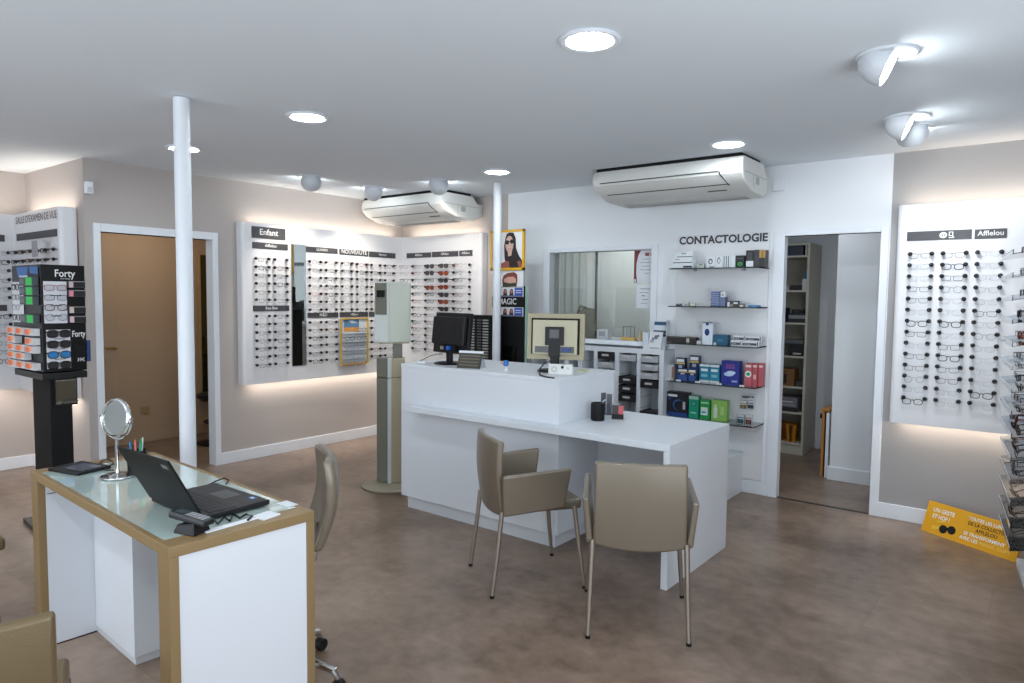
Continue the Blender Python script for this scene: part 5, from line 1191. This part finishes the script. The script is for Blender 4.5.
MB().lathe([(.022, .04), (.022, .44)], n=14).build('column', M_chrome, t); MB().lathe([(0, .43), (.12, .44), (.165, .47), (.165, .50), (.13, .515), (0, .515)], n=28).build('seat', M_black, t)
MB().tube([(.10 * math.cos(a), .10 * math.sin(a), .22) for a in [2*PI*k/20 for k in range(20)]], .010, 8, closed=True).build('foot_ring', M_black, t)
t = thing('exam_instrument', 'pale eye-test instrument with small screen on a stand in the exam room', 'instrument', (-6.90, 3.93, 0))
MB().box(-.14, .14, -.11, .11, .60, .86).build('body', mat('instrument_olive', (132, 130, 108), .5), t, bevel=.02)
MB().lathe([(.20, 0), (.20, .03), (.04, .05), (.04, .60)], n=20).build('pedestal', M_black, t)
MB().hexa([(-.09, -.10, .86), (.09, -.10, .86), (.09, -.04, .86), (-.09, -.04, .86), (-.09, -.05, 1.03), (.09, -.05, 1.03), (.09, -.02, 1.03), (-.09, -.02, 1.03)]).build('screen_housing', mat('instrument_pale', (196, 196, 180), .45), t, bevel=.006)
MB().hexa([(-.07, -.0955, .885), (.07, -.0955, .885), (.07, -.09, .885), (-.07, -.09, .885), (-.07, -.0575, 1.01), (.07, -.0575, 1.01), (.07, -.05, 1.01), (-.07, -.05, 1.01)]).build('screen', M_black, t)
t.rotation_euler = (0, 0, PI / 2 - .5)
ye = at(117.5, 348, 0, -7.2).y; hp = at(115, 348, 0, -7.17)
dr = MB().box(-7.206, -7.180, 2.26, ye, .01, 2.03).build('door_3', mat('exam_door_beige', (176, 154, 130), .6), bevel=.003); struct(dr)
MB().tube([(-7.181, hp.y, hp.z), (-7.135, hp.y, hp.z), (-7.130, hp.y - .10, hp.z)], .010, 8).build('door_handle', mat('brass', (196, 164, 96), .3, .9), dr)

# ------------------------------------------------------------------ black spinner of ready-made glasses (left)
SPX, SPY = -4.66, 1.50; sx0 = SPX - .475; sy1 = SPY + .235
ZB, ZT = 1.030, 1.664
t = thing('spinner_display', 'black two-sided spinner of reading glasses and sunglasses on a black column', 'display stand', ((sx0 + SPX) / 2, (SPY + sy1) / 2, 0))
MB().box(sx0, SPX, SPY, sy1, ZB, ZT).build('head', mat('spinner_black', (11, 11, 12), .35, spec=.3), t, world=True, bevel=.003)
MB().box(sx0 + .02, SPX + .015, SPY - .01, sy1 - .005, ZB - .045, ZB - .005).build('shelf_plate', M_black, t, world=True, bevel=.003)
w = MB(); w.box(-5.02, -4.735, 1.555, 1.675, .03, ZB - .045); w.build('column', M_blackm, t, world=True, bevel=.004)
w = MB(); w.prism([(-5.24, 1.545), (-5.0, 1.52), (-4.70, 1.53), (-4.56, 1.60), (-4.70, 1.72), (-5.0, 1.73), (-5.22, 1.60)], 2, 0, .03); w.build('foot', mat('foot_bronze', (52, 44, 40), .5), t, world=True, fix=True)
mh = MB().box(-4.734, -4.722, 1.575, 1.70, .815, .985); mh.build('mirror_frame', M_black, t, world=True); MB().box(-4.7219, -4.7195, 1.582, 1.693, .825, .975).build('mirror', M_mirror, t, world=True)
E = Vector((SPX + .0006, SPY, ZB)); FXr = lambda mb: Face(mb, (SPX + .0006, SPY, ZB), (0, sy1 - SPY, 0), (0, 0, ZT - ZB))
FXl = lambda mb: Face(mb, (sx0, SPY - .0006, ZB), (SPX - sx0, 0, 0), (0, 0, ZT - ZB))
o = text('Forty', (SPX, SPY + .075, ZT - .070), (0, 1, 0), (0, 0, 1), .042, M_white_ink, t, world=True, width=.108, bold=.012)
o = text('EYEWEAR', (SPX, SPY + .105, ZT - .085), (0, 1, 0), (0, 0, 1), .007, M_white_ink, t, world=True, width=.05)
o = text('Forty', (SPX, SPY + .158, ZB + .205), (0, 1, 0), (0, 0, 1), .036, M_white_ink, t, world=True, width=.072, bold=.012)
o = text('39€', (SPX, SPY + .182, ZB + .055), (0, 1, 0), (0, 0, 1), .020, M_white_ink, t, world=True, width=.040)
m_card = col((214, 214, 220), .5)
w = MB(); fc = FXr(w); fc.rect(.05, .57, .46, .845, 0, .003)
fc.rect(.06, .56, .455, .46, 0, .003)
for k in range(3): fc.rect(.2, .45, .71 - k * .095, .717 - k * .095, 1, .0036)
w.build('display_card', [m_card, M_black], t, world=True)
w = MB(); fc = FXr(w); fc.rect(.08, .62, .03, .395, 0, .003)
for k in range(3): fc.rect(.25, .5, .305 - k * .095, .311 - k * .095, 1, .0036)
w.build('display_card', [m_card, M_black], t, world=True)
w = MB(); fc = FXl(w); fc.rect(.02, .42, .45, .84, 0, .003)
w.build('display_card', [m_card], t, world=True)
w = MB(); fc = FXl(w); fc.rect(.03, .95, .86, .98, 0, .003); fc.pg([(.2, .98), (.25, .89), (.55, .87), (.62, .98)], 1, .0036); fc.pg([(.65, .98), (.68, .92), (.95, .91), (.95, .98)], 1, .0036); fc.rect(.3, .6, .86, .90, 2, .0042)
w.build('header_photo', [col((30, 34, 44)), col((54, 104, 164)), col((190, 200, 210))], t, world=True)
def ring_eye(style, loc, rz, label, group):
    e = make_eyewear(style, False, label, group); e.location = loc; e.rotation_euler = (0, 0, rz)
for k in range(4):
    ring_eye(['red-brown', 'thin black rectangular', 'tortoiseshell', 'round dark metal'][k], (SPX + .016, SPY + .072, ZB + .502 - .058 * k + .0), PI / 2, '%s reading glasses, %s down on the upper card of the spinner' % (['red', 'black', 'brown', 'dark grey'][k], ORD[k]), 'reading glasses on the spinner right face')
    ring_eye(['dark sunglasses', 'dark sunglasses', 'blue-lensed sunglasses', 'dark sunglasses'][k], (SPX + .016, SPY + .082, ZB + .230 - .062 * k), PI / 2, '%s sunglasses, %s down on the lower card of the spinner' % (['brown-lensed', 'black', 'blue mirrored', 'black'][k], ORD[k]), 'sunglasses on the spinner right face')
    ring_eye(['thick black', 'thin black rectangular', 'round dark metal', 'thick black'][k], (sx0 + .105, SPY - .016, ZB + .505 - .062 * k), 0, 'dark reading glasses, %s down on the left face of the spinner' % ORD[k], 'reading glasses on the spinner left face')
for k in range(4):
    z = [.508, .452, .396, .288][k] + ZB
    item('case_box', 'small box with bright green half on the spinner, %s of the green ones' % ['topmost', 'second', 'third', 'lowest'][k], 'glasses case', sx0 + .235, sx0 + .455, SPY - .034, .030, z - .0, .050, (60, 70, 74), [(.5, .95, .05, .95, (20, 190, 70)), (.05, .35, .2, .8, (96, 104, 108))], 'green case boxes on the spinner')
for k in range(4):
    z = [.499, .446, .347, .290][k] + ZB
    o = MB().box(0, .022, -.045, .045, 0, .040, 0); fc = Face(o, (.0222, -.045, 0), (0, .090, 0), (0, 0, .040)); fc.rect(.02, .28, .05, .95, 1, .0006); fc.rect(.28, .98, .1, .8, 2, .0006); fc.rect(0, 1, .9, 1, 3, .0008)
    o = o.build('case_box', [col((60, 58, 60), .3), [col((200, 176, 180)), col((214, 130, 146)), col((200, 186, 182)), col((214, 176, 186))][k], col((34, 32, 34), .3), col((150, 146, 148), .3)]); o.location = (SPX + .0008, SPY + .183, z); tag(o, 'small dark box with %s end on the spinner, %s at right' % (['pale pink', 'bright pink', 'pale beige', 'rose'][k], ORD[k]), 'glasses case', 'pink-ended case boxes on the spinner')
rows = [(0, .198), (1, .146), (2, .094), (3, .020)]
for ri, (r, z) in enumerate(((0, .215), (1, .160), (2, .112), (3, .064), (4, .012))):
    for c_ in range(3):
        if (r, c_) in ((1, 1), (3, 2)): continue
        item('case_box', 'orange and white box, row %s and %s column on the spinner left face' % (['one', 'two', 'three', 'four', 'five'][r], ['left', 'middle', 'right'][c_]), 'glasses case', sx0 + .006 + c_ * .152, sx0 + .150 + c_ * .152, SPY - .038, .034, ZB + z, .042, (206, 206, 208), [(.03, .50, .12, .88, (228, 104, 48)), (.5, .8, .3, .95, (236, 160, 120)), (.8, .98, .1, .9, (200, 200, 204))], 'orange case boxes on the spinner')
item('blue_leaflet', 'narrow blue leaflet pocket at the right side of the spinner', 'leaflet', SPX - .02, SPX + .0, sy1 + .002, .02, ZB + .05, .13, (30, 60, 110), [(.1, .9, .4, .5, (150, 170, 200))])

# ------------------------------------------------------------------ acrylic tray rack at the right edge of the frame
RK = thing('acrylic_rack', 'tall rack of clear sloping trays full of glasses at the right frame edge', 'display rack', (-.058, 4.62, 0), math.radians(-83) + PI / 2 - math.radians(0))
RK.rotation_euler = (0, 0, math.radians(7))     # local +Y points to the back wall, trays open to -X
RL = .62
MB().box(.08, .10, -RL/2, RL/2, .06, 1.95).build('back_sheet', M_acrylic, RK)
MB().box(-.02, .14, -RL/2, RL/2 - .10, 0, .05).build('foot', M_trim, RK, bevel=.004)
RZ_ = [.27 + .116 * k for k in range(14)]
for k, z in enumerate(RZ_):
    w = MB(); xo = -.10 - .055 * (k / 13)
    w.hexa([(.08, -RL/2, z), (xo, -RL/2, z - .035), (xo, RL/2, z - .035), (.08, RL/2, z), (.08, -RL/2, z + .004), (xo, -RL/2, z - .031), (xo, RL/2, z - .031), (.08, RL/2, z + .004)])
    w.box(xo - .004, xo, -RL/2, RL/2, z - .037, z - .010)
    w.prism([(xo, z - .035), (.08, z), (.08, z + .03), (xo, z - .01)], 1, RL/2, RL/2 + .004)
    w.build('tray', M_acrylic, RK, fix=True)
    MB().box(xo - .006, xo - .004, -RL/2, RL/2, z - .016, z - .011).build('tray_lip', mat('lip_bright', (214, 222, 232), .15), RK)
MK = Matrix.Translation(RK.location) @ Matrix.Rotation(RK.rotation_euler.z, 4, 'Z')
for k, z in enumerate(RZ_):
    for j in range(2):
        for q_ in range(2):
            st = random.choice(['tortoiseshell', 'thick black', 'dark sunglasses', 'round dark metal', 'near-rimless', 'brown sunglasses', 'thin black rectangular'])
            e = make_eyewear(st, False, '%s, %s tray of right-edge rack, %s, %s pair' % (st if 'sunglasses' in st else st + ' eyeglasses', ORD[k].replace('top', 'lowest'), 'outer' if q_ == 0 else 'inner', 'further' if j == 0 else 'nearer'), 'glasses in the acrylic tray rack')
            e.location = MK @ Vector((-.070 + q_ * .075, RL/2 - .085 - j * .15, z + .012 + q_ * .02)); e.rotation_euler = (random.uniform(-.1, .1), random.uniform(-.1, .1), RK.rotation_euler.z - PI/2 + random.uniform(-.25, .25))
# ------------------------------------------------------------------ yellow floor sign
a = Vector((-.625, 5.20, 0)); b = Vector((-.109, 4.895, 0))
u_ = (b - a).normalized(); L_ = (b - a).length; n_ = Vector((u_.y, -u_.x, 0))
t = thing('advertising_sign', 'yellow advertising board UN GESTE ET HOP! leaning on the baseboard at right', 'sign', a)
lean = .35; vv = (Vector((0, 0, 1)) - n_ * lean).normalized(); HH = .205
P = [Vector((0, 0, 0)), u_ * L_, u_ * L_ + vv * HH, vv * HH]
nn = u_.cross(vv).normalized()
w = MB().hexa([tuple(P[0] - nn * .012 + Vector((0,0,.001))), tuple(P[1] - nn * .012 + Vector((0,0,.001))), tuple(P[1]), tuple(P[0]), tuple(P[3] - nn * .012), tuple(P[2] - nn * .012), tuple(P[2]), tuple(P[3])])
bd = w.build('board', mat('sign_yellow', (222, 160, 16), .4), t, fix=True)
def st(body, x, y, h, wd, m, bold=.018): text(body, P[0] + u_ * (x * L_) + vv * (y * HH) , u_, vv, h, m, t, width=wd * L_, bold=bold)
st('UN GESTE', .075, .70, .026, .24, M_white_ink); st('ET HOP !', .085, .50, .026, .19, M_white_ink)
st('TOUTES LES LUNETTES', .46, .775, .020, .46, M_white_ink); st('DE LA COLLECTION', .47, .62, .021, .42, M_black); st('AFFLELOU', .56, .46, .021, .22, M_black)
st('SE TRANSFORMENT', .45, .30, .020, .42, M_white_ink); st('AVEC LES', .42, .15, .020, .19, M_white_ink); st('MAGIC CLIPS', .63, .15, .018, .30, mat('sign_thin_ink', (236, 200, 110), .5), .0)
w = MB(); fc = Face(w, P[0], u_ * L_, vv * HH); fc.ell(.235, .24, .045, .13, 0, .0012); fc.ell(.325, .29, .045, .13, 0, .0012); fc.rect(.255, .305, .26, .33, 0, .0012); fc.pg([(.10, .25), (.20, .30), (.21, .22), (.12, .15)], 1, .0010); fc.pg([(.16, .40), (.24, .46), (.23, .50), (.14, .44)], 1, .0010)
w.build('glasses_print', [M_black, mat('sign_hand', (236, 186, 60), .5)], t)
